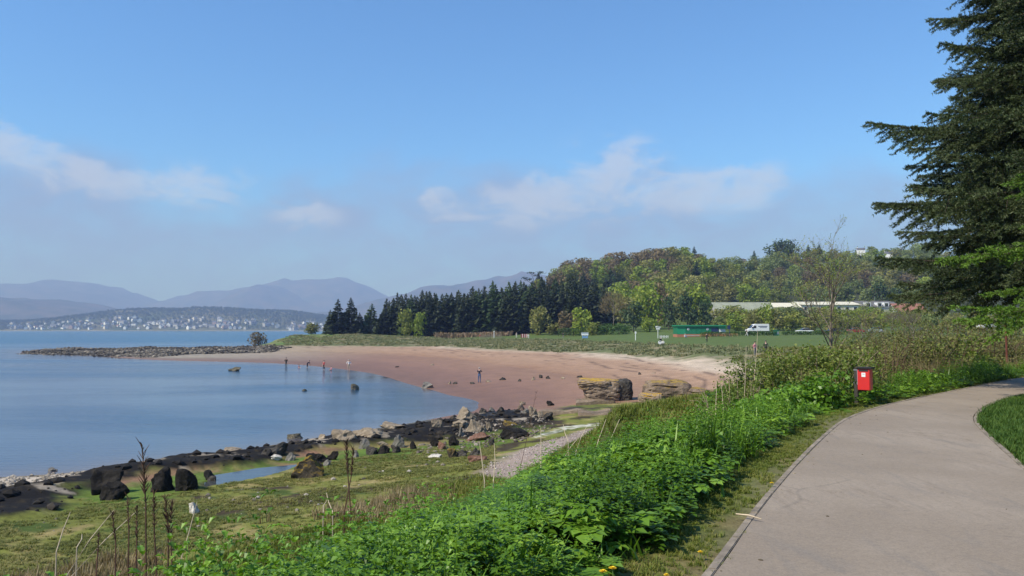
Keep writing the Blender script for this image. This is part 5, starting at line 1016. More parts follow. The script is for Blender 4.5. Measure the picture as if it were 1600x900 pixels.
# ------------------------------------------------------------------ people
SKIN = plain('skin', (.52, .33, .25), .55, .05); HAIRD = plain('dark_hair', (.03, .02, .015), .6, .2); HAIRG = plain('grey_hair', (.35, .33, .31), .6, .2)
CLO = {}
def cloth(n, c): 
    if n not in CLO: CLO[n] = plain('cloth_' + n, c, .9, .12, 8)
    return CLO[n]
def person_mesh(pose):
    # one skeleton of joints grown into one continuous skin
    P_ = {'pelvis': (0, 0, .94), 'waist': (0, 0, 1.08), 'chest': (0, 0, 1.30), 'neck': (0, 0, 1.47), 'head': (0, -.02, 1.60), 'crown': (0, -.01, 1.72)}
    rad = {'pelvis': .15, 'waist': .13, 'chest': .155, 'neck': .055, 'head': .095, 'crown': .075}
    E = [('pelvis', 'waist'), ('waist', 'chest'), ('chest', 'neck'), ('neck', 'head'), ('head', 'crown')]
    for s_, t_ in ((-1, 'l'), (1, 'r')):
        P_ |= {'hip' + t_: (s_ * .10, 0, .90), 'knee' + t_: (s_ * .11, -.02, .49), 'ankle' + t_: (s_ * .11, .02, .08), 'toe' + t_: (s_ * .13, -.15, .03), 'sh' + t_: (s_ * .19, 0, 1.40), 'elb' + t_: (s_ * .26, .02, 1.13), 'wr' + t_: (s_ * .25, -.08, .89), 'palm' + t_: (s_ * .25, -.10, .82)}
        rad |= {'hip' + t_: .10, 'knee' + t_: .065, 'ankle' + t_: .045, 'toe' + t_: .035, 'sh' + t_: .07, 'elb' + t_: .045, 'wr' + t_: .03, 'palm' + t_: .028}
        E += [('pelvis', 'hip' + t_), ('hip' + t_, 'knee' + t_), ('knee' + t_, 'ankle' + t_), ('ankle' + t_, 'toe' + t_), ('chest', 'sh' + t_), ('sh' + t_, 'elb' + t_), ('elb' + t_, 'wr' + t_), ('wr' + t_, 'palm' + t_)]
    if pose == 'stride':
        P_['kneel'] = (-.11, -.22, .52); P_['anklel'] = (-.11, -.26, .09); P_['toel'] = (-.12, -.42, .05); P_['kneer'] = (.11, .10, .50); P_['ankler'] = (.11, .36, .13); P_['toer'] = (.12, .22, .03)
    if pose == 'hand_up':
        P_['elbr'] = (.27, -.16, 1.22); P_['wrr'] = (.12, -.28, 1.42); P_['palmr'] = (.06, -.28, 1.48); P_['elbl'] = (-.27, -.14, 1.2); P_['wrl'] = (-.1, -.27, 1.38); P_['palml'] = (-.05, -.28, 1.44)
    if pose == 'akimbo':
        P_['elbl'] = (-.40, .06, 1.18); P_['wrl'] = (-.2, -.06, 1.04); P_['palml'] = (-.16, -.1, 1.0); P_['elbr'] = (.34, .02, 1.15); P_['wrr'] = (.33, -.14, .98); P_['palmr'] = (.32, -.18, .93)
    if pose == 'bend':
        for k in ('waist', 'chest', 'neck', 'head', 'crown'):
            x, y, z = P_[k]; P_[k] = (x, -.55 * (z - .94) * 1.25, .94 + (z - .94) * .72)
        for t_, s_ in (('l', -1), ('r', 1)): P_['sh' + t_] = (s_ * .19, -.33, 1.22); P_['elb' + t_] = (s_ * .24, -.42, .95); P_['wr' + t_] = (s_ * .2, -.55, .74); P_['palm' + t_] = (s_ * .18, -.58, .67)
    if pose in ('sit', 'crouch'):
        dz = .78 if pose == 'sit' else .58
        for k in list(P_):
            x, y, z = P_[k]
            if not any(k.startswith(q) for q in ('knee', 'ankle', 'toe')): P_[k] = (x, y + (0 if pose == 'sit' else .1), z - dz)
        for t_, s_ in (('l', -1), ('r', 1)):
            if pose == 'sit': P_['knee' + t_] = (s_ * .16, -.40, .28); P_['ankle' + t_] = (s_ * .17, -.66, .06); P_['toe' + t_] = (s_ * .19, -.80, .08); P_['palm' + t_] = (s_ * .3, -.3, .1); P_['wr' + t_] = (s_ * .3, -.24, .14)
            else: P_['knee' + t_] = (s_ * .17, -.30, .44); P_['ankle' + t_] = (s_ * .14, -.06, .09); P_['toe' + t_] = (s_ * .16, -.22, .03); P_['wr' + t_] = (s_ * .2, -.4, .35); P_['palm' + t_] = (s_ * .18, -.46, .30)
    for t_, s_ in (('l', -1), ('r', 1)):                       # five fingers to a hand
        w, pm_ = Vector(P_['wr' + t_]), Vector(P_['palm' + t_]); d = (pm_ - w).normalized(); sd_ = d.cross(Vector((1, 0, 0))).normalized() if abs(d.x) < .8 else Vector((0, 1, 0))
        for k in range(5):
            L = (.05, .075, .082, .076, .06)[k]; b0 = pm_ + sd_ * (-.034 + .017 * k) * (1.5 if k == 0 else 1) + d * (-.02 if k == 0 else .015); b1 = b0 + d * L * .6 + sd_ * (-.02 if k == 0 else 0); b2 = b1 + d * L * .4 + Vector((-s_ * .012, 0, 0))
            for nm, q, r_ in (('a', b0, .0095), ('b', b1, .0088), ('c', b2, .0075)): P_[f'f{t_}{k}{nm}'] = tuple(q); rad[f'f{t_}{k}{nm}'] = r_
            E += [('palm' + t_, f'f{t_}{k}a'), (f'f{t_}{k}a', f'f{t_}{k}b'), (f'f{t_}{k}b', f'f{t_}{k}c')]
    keys = list(P_); ix = {k: i for i, k in enumerate(keys)}
    me = bpy.data.meshes.new('sk'); me.from_pydata([P_[k] for k in keys], [(ix[a], ix[b_]) for a, b_ in E], []); me.update(); o = bpy.data.objects.new('sk', me); COL.objects.link(o)
    md = o.modifiers.new('Skin', 'SKIN'); sk = me.skin_vertices[0].data if me.skin_vertices else None
    if sk is None:
        bm = bmesh.new(); bm.from_mesh(me); bm.verts.layers.skin.verify(); bm.to_mesh(me); bm.free(); sk = me.skin_vertices[0].data
    for k in keys: sk[ix[k]].radius = (rad[k], rad[k] * (.72 if k in ('pelvis', 'waist', 'chest') else 1)); sk[ix[k]].use_root = (k == 'pelvis')
    ss = o.modifiers.new('Sub', 'SUBSURF'); ss.levels = 1; ss.render_levels = 1
    dg = bpy.context.evaluated_depsgraph_get(); dg.update(); out_ = bpy.data.meshes.new_from_object(o.evaluated_get(dg)); bpy.data.objects.remove(o); out_.polygons.foreach_set('use_smooth', [True] * len(out_.polygons))
    return out_, P_
POSES = {k: person_mesh(k) for k in ('stand', 'stride', 'hand_up', 'akimbo', 'bend', 'sit', 'crouch')}
def person(px, ybase, pose, h, top, legs, hair, rz, label, sleeves=True, bare=0.0, z=None, d=None):
    if d is not None: q = PD(px, ybase, d); X, Y = q[0], q[1]; zz = Hs(X, Y)
    else:
        zz = .5
        for _ in range(5): q = P(px, ybase, zz); zz = Hs(q[0], q[1])
        X, Y = q[0], q[1]
    zz = max(zz, -.12); src, PP = POSES[pose]; me = src.copy(); me.name = 'person'
    r = tag(link('person', me, [SKIN, top, legs, cloth('shoes', (.04, .035, .03))], None, (X, Y, zz + .005), (0, 0, rz), h / 1.77), label, 'person')
    cc = np.empty(len(me.polygons) * 3, np.float32); me.polygons.foreach_get('center', cc); cc = cc.reshape(-1, 3)
    K = [k for k in PP if not k.startswith('f')]; pts = np.array([PP[k] for k in K]); near = np.argmin(((cc[:, None] - pts[None]) ** 2).sum(-1), 1); mi = []
    for i in near:
        k = K[i]; mi.append(0 if k in ('neck', 'head', 'crown') or k.startswith(('palm', 'wr')) else 1 if k in ('waist', 'chest') or k.startswith('sh') else (1 if sleeves else 0) if k.startswith('elb') else 2 if k.startswith(('hip',)) or k == 'pelvis' else (0 if bare > .5 else 2) if k.startswith('knee') else (0 if bare else 2) if k.startswith('ankle') else (0 if bare else 3))
    me.polygons.foreach_set('material_index', np.array(mi, np.int32)); me.update()
    hd = Vector(PP['head']); cr = Vector(PP['crown']); ax = (cr - hd).normalized(); hb = bmesh.new(); bmesh.ops.create_uvsphere(hb, u_segments=12, v_segments=8, radius=.112)
    bmesh.ops.delete(hb, geom=[v for v in hb.verts if v.co.z < -.02 and v.co.y < .02 or v.co.z < -.07], context='VERTS'); hm = bpy.data.meshes.new('hair'); hb.to_mesh(hm); hb.free(); hm.transform(Matrix.Translation(hd + ax * .055 + Vector((0, .015, 0)))); link('hair', hm, hair, r)
    fb = MB(); c0 = hd + Vector((0, -.085, .015))
    fb.add([c0 + Vector((-.013, -.002, -.02)), c0 + Vector((.013, -.002, -.02)), c0 + Vector((0, -.03, -.018)), c0 + Vector((0, -.002, .03))], [(0, 1, 2), (0, 2, 3), (1, 3, 2)])
    fb.obj('nose', SKIN, r)
    for s_ in (-1, 1): MB().tube([c0 + Vector((s_ * .033, .006, .028)), c0 + Vector((s_ * .033, -.008, .028))], .011, 6).obj('eye', HAIRD, r)
    MB().box(c0.x - .025, c0.x + .025, c0.y - .008, c0.y + .01, c0.z - .052, c0.z - .04).obj('mouth', cloth('lips', (.4, .12, .1)), r)
    return r
navy, blk, jean, white, beige, redc, pinkc, greyc, darkg = (cloth('navy', (.02, .025, .05)), cloth('black', (.014, .014, .016)), cloth('denim', (.06, .11, .22)), cloth('white', (.72, .72, .72)), cloth('beige', (.45, .37, .27)), cloth('red', (.5, .06, .06)), cloth('pink', (.62, .25, .28)), cloth('grey', (.2, .2, .21)), cloth('olive', (.05, .055, .045)))
person(447, 574, 'stand', 1.72, blk, darkg, HAIRD, .3, 'person in dark clothes standing at the waterline, leftmost of the bathers')
person(467, 576.2, 'sit', 1.15, pinkc, greyc, HAIRD, 1.2, 'child in pinkish clothes sitting at the water edge', bare=1)
person(480, 575.5, 'bend', 1.55, navy, navy, HAIRD, 1.4, 'person in dark blue bending over at the water edge', bare=.4)
person(506, 579.6, 'stand', 1.70, redc, blk, HAIRD, -.4, 'person in red top and black trousers standing in the shallows', sleeves=False, bare=.4)
person(517, 580.2, 'crouch', 1.2, pinkc, pinkc, HAIRD, -.8, 'small child in pink crouching beside the person in red', bare=1)
person(545, 579, 'akimbo', 1.76, white, beige, HAIRG, .2, 'person in white hooded top and beige trousers, rightmost of the bathers', bare=.4)
person(749, 598, 'hand_up', 1.76, navy, jean, HAIRG, 2.9, 'man in dark jacket and jeans alone on the pink sand')
person(1032.5, 558.5, 'stand', 1.68, blk, blk, HAIRG, .7, 'person in black standing on the upper beach below the round sign')
person(1036, 558.7, 'crouch', 1.6, white, greyc, HAIRG, -.6, 'person in white crouching beside the one in black on the upper beach')
person(1104.5, 538, 'stand', 1.75, blk, blk, HAIRD, .2, 'dark figure standing on the lawn before the picnic tables')
person(1167, 538, 'stride', 1.72, cloth('maroon', (.09, .02, .03)), white, HAIRD, 1.2, 'walker in maroon top and white trousers on the lawn below the van')
person(1180, 569, 'stand', 1.7, pinkc, greyc, HAIRD, .5, 'person in pink top walking on the upper beach behind the brambles'); person(1197, 568, 'stand', 1.7, darkg, blk, HAIRD, -.3, 'person in olive jacket beside the one in pink behind the brambles')
person(880, 530, 'stride', 1.74, blk, greyc, HAIRD, 1.3, 'dark clothed walker on the lawn left of the white board', d=232); person(826, 535, 'stand', 1.5, white, white, HAIRD, .2, 'small figure in white on the grass right of the windbreak', d=240); person(807, 530, 'stand', 1.7, beige, white, HAIRG, 0, 'pale clothed person standing left of the windbreak', d=255)
person(1070.5, 527, 'sit', 1.75, white, jean, HAIRG, .3, 'person in white sitting on the ground before the brick base', d=193); person(750, 530.5, 'stand', 1.6, redc, beige, HAIRD, .4, 'person in red at the left end of the picket fence', d=262)
print('rocks, people', round(time.time() - T0, 1))
# ------------------------------------------------------------------ red bin on its post
p = P(1351, 633, 4.86); r = empty('red_bin', (p[0], p[1], Hs(p[0], p[1])), -.66); tag(r, 'red dog-waste bin on a dark timber post at the path edge', 'bin'); M_postd = plain('dark_timber', (.05, .042, .036), .85, .3, 9, bump=.5)
MB().box(-.20, -.125, -.04, .04, -.25, .79).obj('post', M_postd, r, bevel=.006); bd = MB().box(-.10, .15, -.14, .12, .31, .77).obj('bin_body', M_red, r, bevel=.012)
MB().box(-.07, .12, -.1435, -.1415, .715, .755).obj('opening', M_black, bd); MB().box(-.125, .20, -.17, .15, .774, .81).obj('lid', M_black, r, bevel=.008); MB().box(-.121, -.102, -.09, .09, .42, .76).obj('bracket', M_grey, r); o = MB().box(-.015, .065, -.145, -.1415, .60, .69).obj('sticker', M_white, bd); MB().box(.0, .05, -.1475, -.1455, .655, .662).obj('sticker_print', M_grey, bd)
for z_ in (.45, .73): MB().box(-.205, -.10, -.052, -.043, z_, z_ + .02).obj('strap', M_grey, r)

# ------------------------------------------------------------------ the big spruce and the larch at the right
def spray_branch(seed, L, dens, nl, nw, droop, upturn, seclen=.40, thick=1.0, tert=True):
    g = np.random.default_rng(seed); segs = []; wood = MB()
    def axis(s_): return np.array((s_ * L, .04 * L * math.sin(s_ * 3 + seed), -droop * L * s_ ** 1.6 + upturn * L * max(0, s_ - .55) ** 1.7))
    wood.tube([axis(k / 9) for k in range(10)], [(.045 * (1 - k / 9) + .006) * thick * L / 5 for k in range(10)], 5)
    ns = int(9 * L)
    for k in range(ns):
        s_ = .12 + .88 * (k + g.random()) / ns; b0 = axis(s_); side = 1 if k % 2 else -1; l2 = L * seclen * ((1 - s_) ** .75 * min(1, s_ * 2.6) + .05) * g.uniform(.7, 1.15)
        d = unit(np.array((g.uniform(.6, 1.0), side * g.uniform(.5, .95), g.uniform(-.55, .30)))); e0 = b0 + d * l2 + np.array((0, 0, -.14 * l2 * l2 - .04)); segs.append((b0, e0)); wood.tube([b0, (b0 + e0) / 2 + (0, 0, .02), e0], [.010 * thick, .007 * thick, .003], 3, False)
        if tert:
            nt = max(2, int(l2 / .085))
            for j in range(nt):
                q = (j + g.random()) / nt; c = b0 + (e0 - b0) * q + (0, 0, .05 * q * (1 - q)); ss = 1 if j % 2 else -1; dd = unit(d + ss * np.cross(d, (0, 0, 1)) * g.uniform(.6, 1.1) + np.array((0, 0, g.uniform(-.95, .45)))); l3 = g.uniform(.12, .30) * (1.1 - .6 * q) * min(1.3, l2 + .4); segs.append((c, c + dd * l3))
    for k in range(int(L * 4)):
        s_ = .5 + .5 * k / (L * 4); a = axis(s_); segs.append((a, axis(min(1, s_ + .08)) + (g.normal() * .03, g.normal() * .03, .02)))
    A = np.array([s_[0] for s_ in segs]); B = np.array([s_[1] for s_ in segs]); ln = np.linalg.norm(B - A, axis=1); n = np.maximum(3, (ln * dens).astype(int)); ix = np.repeat(np.arange(len(A)), n); t_ = g.random(len(ix))[:, None]
    c = A[ix] + (B - A)[ix] * t_; ax = unit((B - A)[ix]); rd = unit(g.normal(size=(len(ix), 3))); out_ = unit(rd - ax * (rd * ax).sum(1, keepdims=True) + (0, 0, .25)); tip = c + unit(out_ + ax * .75) * nl * g.uniform(.6, 1.2, (len(ix), 1)); sd = unit(np.cross(tip - c, g.normal(size=c.shape))) * nw
    V = np.stack([c - sd, c + sd, tip + sd * .35, tip - sd * .35], 1).reshape(-1, 3); Fc = np.arange(len(V)).reshape(-1, 4); tipf = (t_[:, 0] > .72) * .22; va = np.repeat(np.clip(.38 + tipf + g.normal(size=len(ix)) * .13 + np.repeat(g.normal(size=len(A)) * .1, n), 0, 1), 4)
    return (V, Fc, va), wood
F_bigspruce = foliage('spruce_needles', (.026, .042, .016), (.062, .092, .034), (.16, .19, .085), .15, .55, .25); F_larch = foliage('larch_needles', (.06, .12, .015), (.13, .24, .03), (.23, .36, .06), .35, .5, .2)
def make_branches(n, seed, L, mat, **kw):
    out_ = []
    for i in range(n):
        tup, wood = spray_branch(seed + i, L * (1 + .05 * i), **kw); me = np_mesh('branch', tup[0], tup[1], False); set_attr(me, 'var', tup[2]); nf = len(me.polygons)
        wv = np.array(wood.v); wm = bpy.data.meshes.new('w'); wm.from_pydata(wood.v, [], wood.f); me.materials.append(mat); me.materials.append(M_bark)
        bm = bmesh.new(); bm.from_mesh(me); bm.from_mesh(wm); bm.to_mesh(me); bm.free(); mi = np.zeros(len(me.polygons), np.int32); mi[nf:] = 1; me.polygons.foreach_set('material_index', mi); bpy.data.meshes.remove(wm); out_.append(me)
    return out_
BSP = make_branches(5, 31, 5.0, F_bigspruce, dens=140, nl=.060, nw=.0085, droop=.14, upturn=.38)
SX, SY = 16.2, 20.2; SZ = Hs(SX, SY); g = random.Random(3)
r = empty('big_spruce', (SX, SY, SZ)); tag(r, 'tall dark spruce with drooping branches overhanging the path at right', 'tree')
MB().tube([(0, 0, -.4), (0, 0, .4), (.05, 0, 3), (0, .05, 8), (0, 0, 14), (0, 0, 19.5)], [.55, .42, .36, .26, .14, .02], 12).obj('trunk', M_bark, r, True)
h = 3.7
while h < 18.8:
    f_ = (h - 3.7) / 15.2; Lr = (6.7 - .25 * (h - 3.7)) * (1 if h < 13 else (19.6 - h) / 6.6)
    nb = 12 if h < 10 else 10
    for k in range(nb):
        a = 6.283 * (k + g.uniform(-.25, .25)) / nb + h * 2.1; L = Lr * g.uniform(.74, 1.02); sc_ = L / 5.2
        link('branch', BSP[g.randrange(5)], None, r, (0, 0, h + g.uniform(-.25, .25)), (g.uniform(-.25, .25), g.uniform(-.08, .10) + .04 - .42 * f_, a), (sc_, sc_ * g.uniform(.85, 1.1), max(1.0, sc_)))
    for k in range(7): a = g.uniform(0, 6.283); sc_ = Lr * g.uniform(.5, .75) / 5.2; link('branch', BSP[g.randrange(5)], None, r, (0, 0, h + g.uniform(0, .4)), (g.uniform(-.4, .4), g.uniform(-.1, .25) - .3 * f_, a), (sc_, sc_ * 1.2, max(.9, sc_)))
    h += .46 + .1 * f_
BLA = make_branches(3, 61, 3.0, F_larch, dens=110, nl=.06, nw=.011, droop=.12, upturn=.25, seclen=.34)
LX, LY = 11.9, 15.6; LZ = Hs(LX, LY); r = empty('young_larch', (LX, LY, LZ)); tag(r, 'fresh bright green larch at the right edge in front of the spruce', 'tree')
MB().tube([(0, 0, -.3), (0, 0, .4), (.05, 0, 3), (0, 0, 6.4), (0, 0, 7.8)], [.2, .15, .12, .05, .01], 10).obj('trunk', M_bark, r, True)
h = 1.9
while h < 7.6:
    f_ = (h - 1.9) / 6; 
    for k in range(6):
        a = 6.283 * (k + g.uniform(-.35, .35)) / 6 + h * 1.7; L = (3.5 * (1 - f_) ** .8 + .3) * g.uniform(.6, 1.05); sc_ = L / 3.1
        link('branch', BLA[g.randrange(3)], None, r, (0, 0, h + g.uniform(-.2, .2)), (g.uniform(-.2, .2), g.uniform(-.1, .15), a), (sc_, sc_, max(.6, sc_)))
    h += .62
# ------------------------------------------------------------------ the bare tree beyond the brambles
M_twigb = plain('brown_grey_bark', (.17, .14, .105), .95, .3, 9)
def bare_tree(px, d, htop, label, seed, spread=.5, name='bare_tree'):
    q = PD(px, 520, d); z = Hs(q[0], q[1]); Hh = CAMZ + (515 - htop) * d / F - z; g = random.Random(seed); r = empty(name, (q[0], q[1], z)); tag(r, label, 'tree'); trunk = MB(); br = MB(); buds = []
    def grow(mb, p, d_, L, rad, lvl):
        pts = [p]; dd = d_.copy(); n = 4
        for i in range(n): dd = (dd + Vector((g.gauss(0, .12), g.gauss(0, .12), .05))).normalized(); pts.append(pts[-1] + dd * L / n)
        mb.tube(pts, [rad * (1 - .7 * i / n) for i in range(n + 1)], 6 if lvl < 1 else 4 if lvl < 2 else 3, False)
        if lvl >= 4 or L < .14:
            for q_ in pts[1:]: buds.append(q_)
            return
        for k in range(5 if lvl == 0 else 4):
            t_ = g.uniform(.3 if lvl else .25, 1.0); i = min(n - 1, int(t_ * n)); b_ = pts[i].lerp(pts[i + 1], t_ * n - i); a = g.uniform(0, 6.283); nd = (dd * g.uniform(.6, 1.0) + Vector((math.cos(a), math.sin(a), .25)) * g.uniform(spread, spread + .5)).normalized(); grow(br, b_, nd, L * g.uniform(.45, .7), rad * .48, lvl + 1)
    lean = Vector((.04, 0, 1)).normalized(); grow(trunk, Vector((0, 0, -.2)), lean, Hh * .68, Hh * .0115, 0)
    for k in range(8): a = g.uniform(0, 6.283); grow(br, Vector((0, 0, Hh * (.16 + .075 * k))), Vector((math.cos(a) * .8, math.sin(a) * .5, .8)).normalized(), Hh * .30, Hh * .0055, 1)
    trunk.obj('trunk', M_twigb, r, True); br.obj('branches', M_twigb, r, True); B = np.array([b_[:] for b_ in buds]); ng = np.random.default_rng(seed); k = ng.random(len(B)) < .6; B = B[k]; a, b2 = frame(unit(ng.normal(size=B.shape)), ng); v, f = quads_from(B, a * .03, b2 * .022, .5, ng); stuff_mesh('buds', (v, f, np.repeat(ng.random(len(B)), 4)), F_spring, r)
bare_tree(1298, 34, 380, 'slender nearly leafless tree beyond the brambles and the bin', 4)
bare_tree(1428, 62, 470, 'pale slim sapling below the red roof, left of the spruce', 8, .35); bare_tree(1352, 70, 478, 'small leafless tree right of the tall bare tree', 12)
# ------------------------------------------------------------------ brambles, scrub and dead stems along the path
F_bank = foliage('bank_leaves', (.055, .12, .010), (.13, .26, .020), (.27, .43, .05), .3, .42, spec=.4); F_bramble = foliage('bramble_leaves', (.065, .10, .017), (.155, .205, .036), (.29, .32, .075), .3, .5); F_scrub = foliage('scrub_leaves', (.08, .085, .025), (.165, .17, .05), (.27, .265, .09), .3, .6); M_cane = plain('dead_cane', (.30, .235, .15), .9, .25, 8); M_caner = plain('red_cane', (.13, .075, .05), .8, .25, 8)
def bush(name, px, d, wx_, wy_, h, n, leaf, mat, label, canes=40, seed=0, cane_h=1.0, cat='bush', dome=1.0):
    q = PD(px, 520, d); z = Hs(q[0], q[1]); r = empty(name, (q[0], q[1], z)); tag(r, label, cat); g = np.random.default_rng(seed + px); mb = MB(); tips = []
    for k in range(canes):
        a = g.uniform(0, 6.283); rr = math.sqrt(g.random()) * .55; x, y = rr * math.cos(a) * wx_ / 2, rr * math.sin(a) * wy_ / 2; a2 = a + g.normal() * .7; hh = h * cane_h * g.uniform(.6, 1.18); reach = g.uniform(.2, .6) * wx_ / 2; gz = Hs(q[0] + x, q[1] + y) - z
        pts = [Vector((x + math.cos(a2) * reach * t_, y + math.sin(a2) * reach * t_ * .8, gz - .1 + hh * (1 - (1 - t_ * 1.15) ** 2) * 1.02)) for t_ in (0, .25, .5, .75, 1.0)]; mb.tube(pts, [.011, .010, .008, .006, .003], 4, False); tips += [p_ for p_ in pts[1:]]
    mb.obj('canes', M_caner if k % 3 else M_cane, r)
    T = np.array([t_[:] for t_ in tips]); nn = n; u = unit(g.normal(size=(nn, 3))); u[:, 2] = np.abs(u[:, 2]); rad = g.uniform(.62, 1.04, (nn, 1)); nz = .72 + .6 * fbm(u[:, 0] * 2.4 + px, u[:, 1] * 2.4 + u[:, 2] * 2, seed, 3)[:, None]; c = u * rad * nz * np.array((wx_ / 2, wy_ / 2, h * .95 * dome))
    ext = T[g.integers(0, len(T), nn // 3)] + g.normal(size=(nn // 3, 3)) * .07; c = np.concatenate([c, ext]); c[:, 2] += H(q[0] + c[:, 0], q[1] + c[:, 1]) - z; nrm = unit(np.concatenate([u, unit(g.normal(size=ext.shape))]) + .7 * g.normal(size=c.shape) + (0, 0, .5)); a, b_ = frame(nrm, g); s_ = leaf * g.uniform(.55, 1.3, (len(c), 1)); v, f = quads_from(c, a * s_, b_ * s_ * .75, .5, g)
    cl = fbm(c[:, 0] * 1.7 + 5, c[:, 1] * 1.7 + c[:, 2], seed + 9, 3) - .5; stuff_mesh('leaves', (v, f, np.repeat(np.clip(.48 + .7 * cl + g.normal(size=len(c)) * .16, 0, 1), 4)), mat, r)
bush('bramble_bush', 1283, 19.4, 3.0, 2.4, 1.12, 6500, .040, F_bramble, 'leafy bramble bush just left of the red bin', 46, 1); bush('bramble_bush', 1215, 20.0, 2.8, 2.4, 1.12, 5600, .040, F_bramble, 'bramble bush in the middle of the thicket left of the bin', 40, 2); bush('bramble_bush', 1142, 18.6, 2.4, 1.8, 1.0, 2300, .034, F_bramble, 'open bramble with arching canes at the left end of the thicket', 34, 3, 1.15)
bush('bramble_bush', 1328, 21.2, 1.8, 1.8, 1.1, 3200, .034, F_bramble, 'bramble bush directly behind the red bin', 34, 4); bush('bramble_bush', 1380, 24, 2.6, 2.0, .95, 2600, .034, F_scrub, 'straw-mixed bramble right of the red bin', 50, 5, 1.3)
bush('nettle_mound', 1238, 17.0, 2.3, 1.5, .72, 3600, .055, F_bank, 'rounded dark nettle mound between brambles and verge', 20, 6, .9); bush('nettle_mound', 1180, 15.6, 1.8, 1.4, .55, 2400, .05, F_bank, 'smaller leafy mound left of the nettle mound', 14, 7, .9)
for i, (px, d, w, hh, n, m_k, lb) in enumerate([(1425, 27, 3.2, .95, 3200, 'F_scrub', 'low brown bramble mound right of the dead grass by the bin'), (1478, 30, 3.6, 1.05, 3600, 'F_bramble', 'green bramble mound along the bend of the path'), (1530, 33, 4, 1.2, 3600, 'F_scrub', 'brown bramble mound left of the rusty post'), (1585, 36, 4.4, 1.3, 3600, 'F_scrub', 'dark bramble mound right of the rusty post'), (1640, 37, 4, 1.3, 2200, 'F_scrub', 'bramble mound at the right edge beyond the path'),
        (1345, 42, 5, 1.5, 3000, 'F_scrub', 'olive scrub mound behind the bare tree trunk'), (1260, 33, 5, 1.1, 2600, 'F_scrub', 'low scrub between the beach and the bare tree'), (1395, 52, 7, 1.9, 3000, 'F_scrub', 'wide olive scrub mound below the hedge'), (1455, 50, 7, 2.2, 3200, 'F_scrub', 'brown twiggy scrub under the spruce tips'), (1515, 48, 7, 2.6, 3400, 'F_scrub', 'tall brown scrub under the spruce'), (1580, 48, 7, 2.4, 3200, 'F_scrub', 'tall brown scrub behind the rusty post'), (1300, 56, 7, 1.5, 2400, 'F_scrub', 'far scrub mound behind the bare tree'), (1235, 62, 6, 1.2, 2000, 'F_scrub', 'low far scrub at the edge of the lawn below the van'), (1345, 84, 9, 1.7, 2600, 'F_bramble', 'green scrub on the lawn below the dull red car'), (1405, 78, 9, 2.0, 2800, 'F_scrub', 'rounded scrub on the lawn below the red roof'), (1470, 72, 9, 2.2, 2800, 'F_bramble', 'green scrub behind the spruce tips')]):
    bush('scrub', px, d, w, w * .7, hh, n, .04 + d * .0006, globals()[m_k], lb, 60, 20 + i, 1.25, 'scrub')
r, h = post('rusty_post', 1572, 30, 506, .04, M_rw, 'rusty red post among the brambles at right'); MB().box(-.07, .07, -.07, .07, h, h + .03).obj('cap', M_rw, r)
def stalk(xb, yb, xt, yt, d, rad, mat, label, name='dry_stalk', d2=None, plume=0, group='dry stems on the bank'):
    b0 = PD(xb, yb, d); t_ = PD(xt, yt, d2 or d + .15); z = Hs(b0[0], b0[1]); g = random.Random(int(xb * 7 + yb)); r = empty(name, (b0[0], b0[1], z)); tag(r, label, 'stalk', group); b1 = Vector((0, 0, -.05)); m1 = Vector(b0 - (b0[0], b0[1], z)); e = Vector(t_ - (b0[0], b0[1], z)); mid = m1.lerp(e, .55) + Vector((g.gauss(0, .02), 0, g.gauss(0, .01)))
    mb = MB(); pts = [b1, m1, mid, e] if m1.z > .05 else [b1, mid, e]; mb.tube(pts, [rad, rad, rad * .8, rad * .45][:len(pts)] if len(pts) == 4 else [rad, rad * .8, rad * .45], 5); mb.obj('stem', mat, r)
    if plume:
        pb = MB(); L = (e - mid).length
        for k in range(plume):
            s_ = mid.lerp(e, g.random()); a = g.uniform(0, 6.283); l_ = L * g.uniform(.05, .22); v = Vector((math.cos(a), math.sin(a), 1.6)).normalized() * l_; pb.tube([s_, s_ + v * .5, s_ + v], [rad * .4, rad * .45, rad * .2], 3, False)
        pb.obj('seed_head', mat, r)
M_dock = plain('dock_stem', (.085, .04, .022), .9, .3, 9); M_drys = plain('bleached_stem', (.52, .42, .29), .85, .2, 9)
for xb, yb, xt, yt, d, lb, pl in [(228, 900, 222, 695, 7.2, 'tallest dark dock stalk at lower left', 70), (245, 905, 240, 765, 7.4, 'dark dock stalk right of the tallest one', 40), (262, 905, 258, 778, 7.6, 'brown dock stalk with thick seed head at lower left', 70), (200, 905, 199, 775, 7.8, 'thin dark stalk left of the tallest one', 20), (180, 905, 175, 800, 7.6, 'short brown stalk at lower left', 40), (270, 905, 268, 785, 8.0, 'reddish brown stalk right of the dock group', 60), (212, 905, 214, 790, 7.3, 'short dark stalk beside the tallest one', 30), (150, 905, 155, 830, 7.9, 'lowest dark stalk at lower left', 20),
                              (548, 800, 541, 690, 9.6, 'bushy brown dock stalk rising behind the leaf bank', 90), (538, 800, 552, 700, 9.7, 'second dock stalk beside the bushy one', 60), (812, 735, 838, 612, 11.0, 'hair-thin tall stem above the gravel', 6), (935, 715, 972, 622, 12.6, 'thin brown leaning stem before the lichened rock', 10), (1060, 660, 1078, 600, 15.5, 'thin brown stem before the broken outcrop', 12)]:
    stalk(xb, yb, xt, yt, d, .0085 if pl > 15 else .004, M_dock, lb, 'dock_stalk', plume=pl)
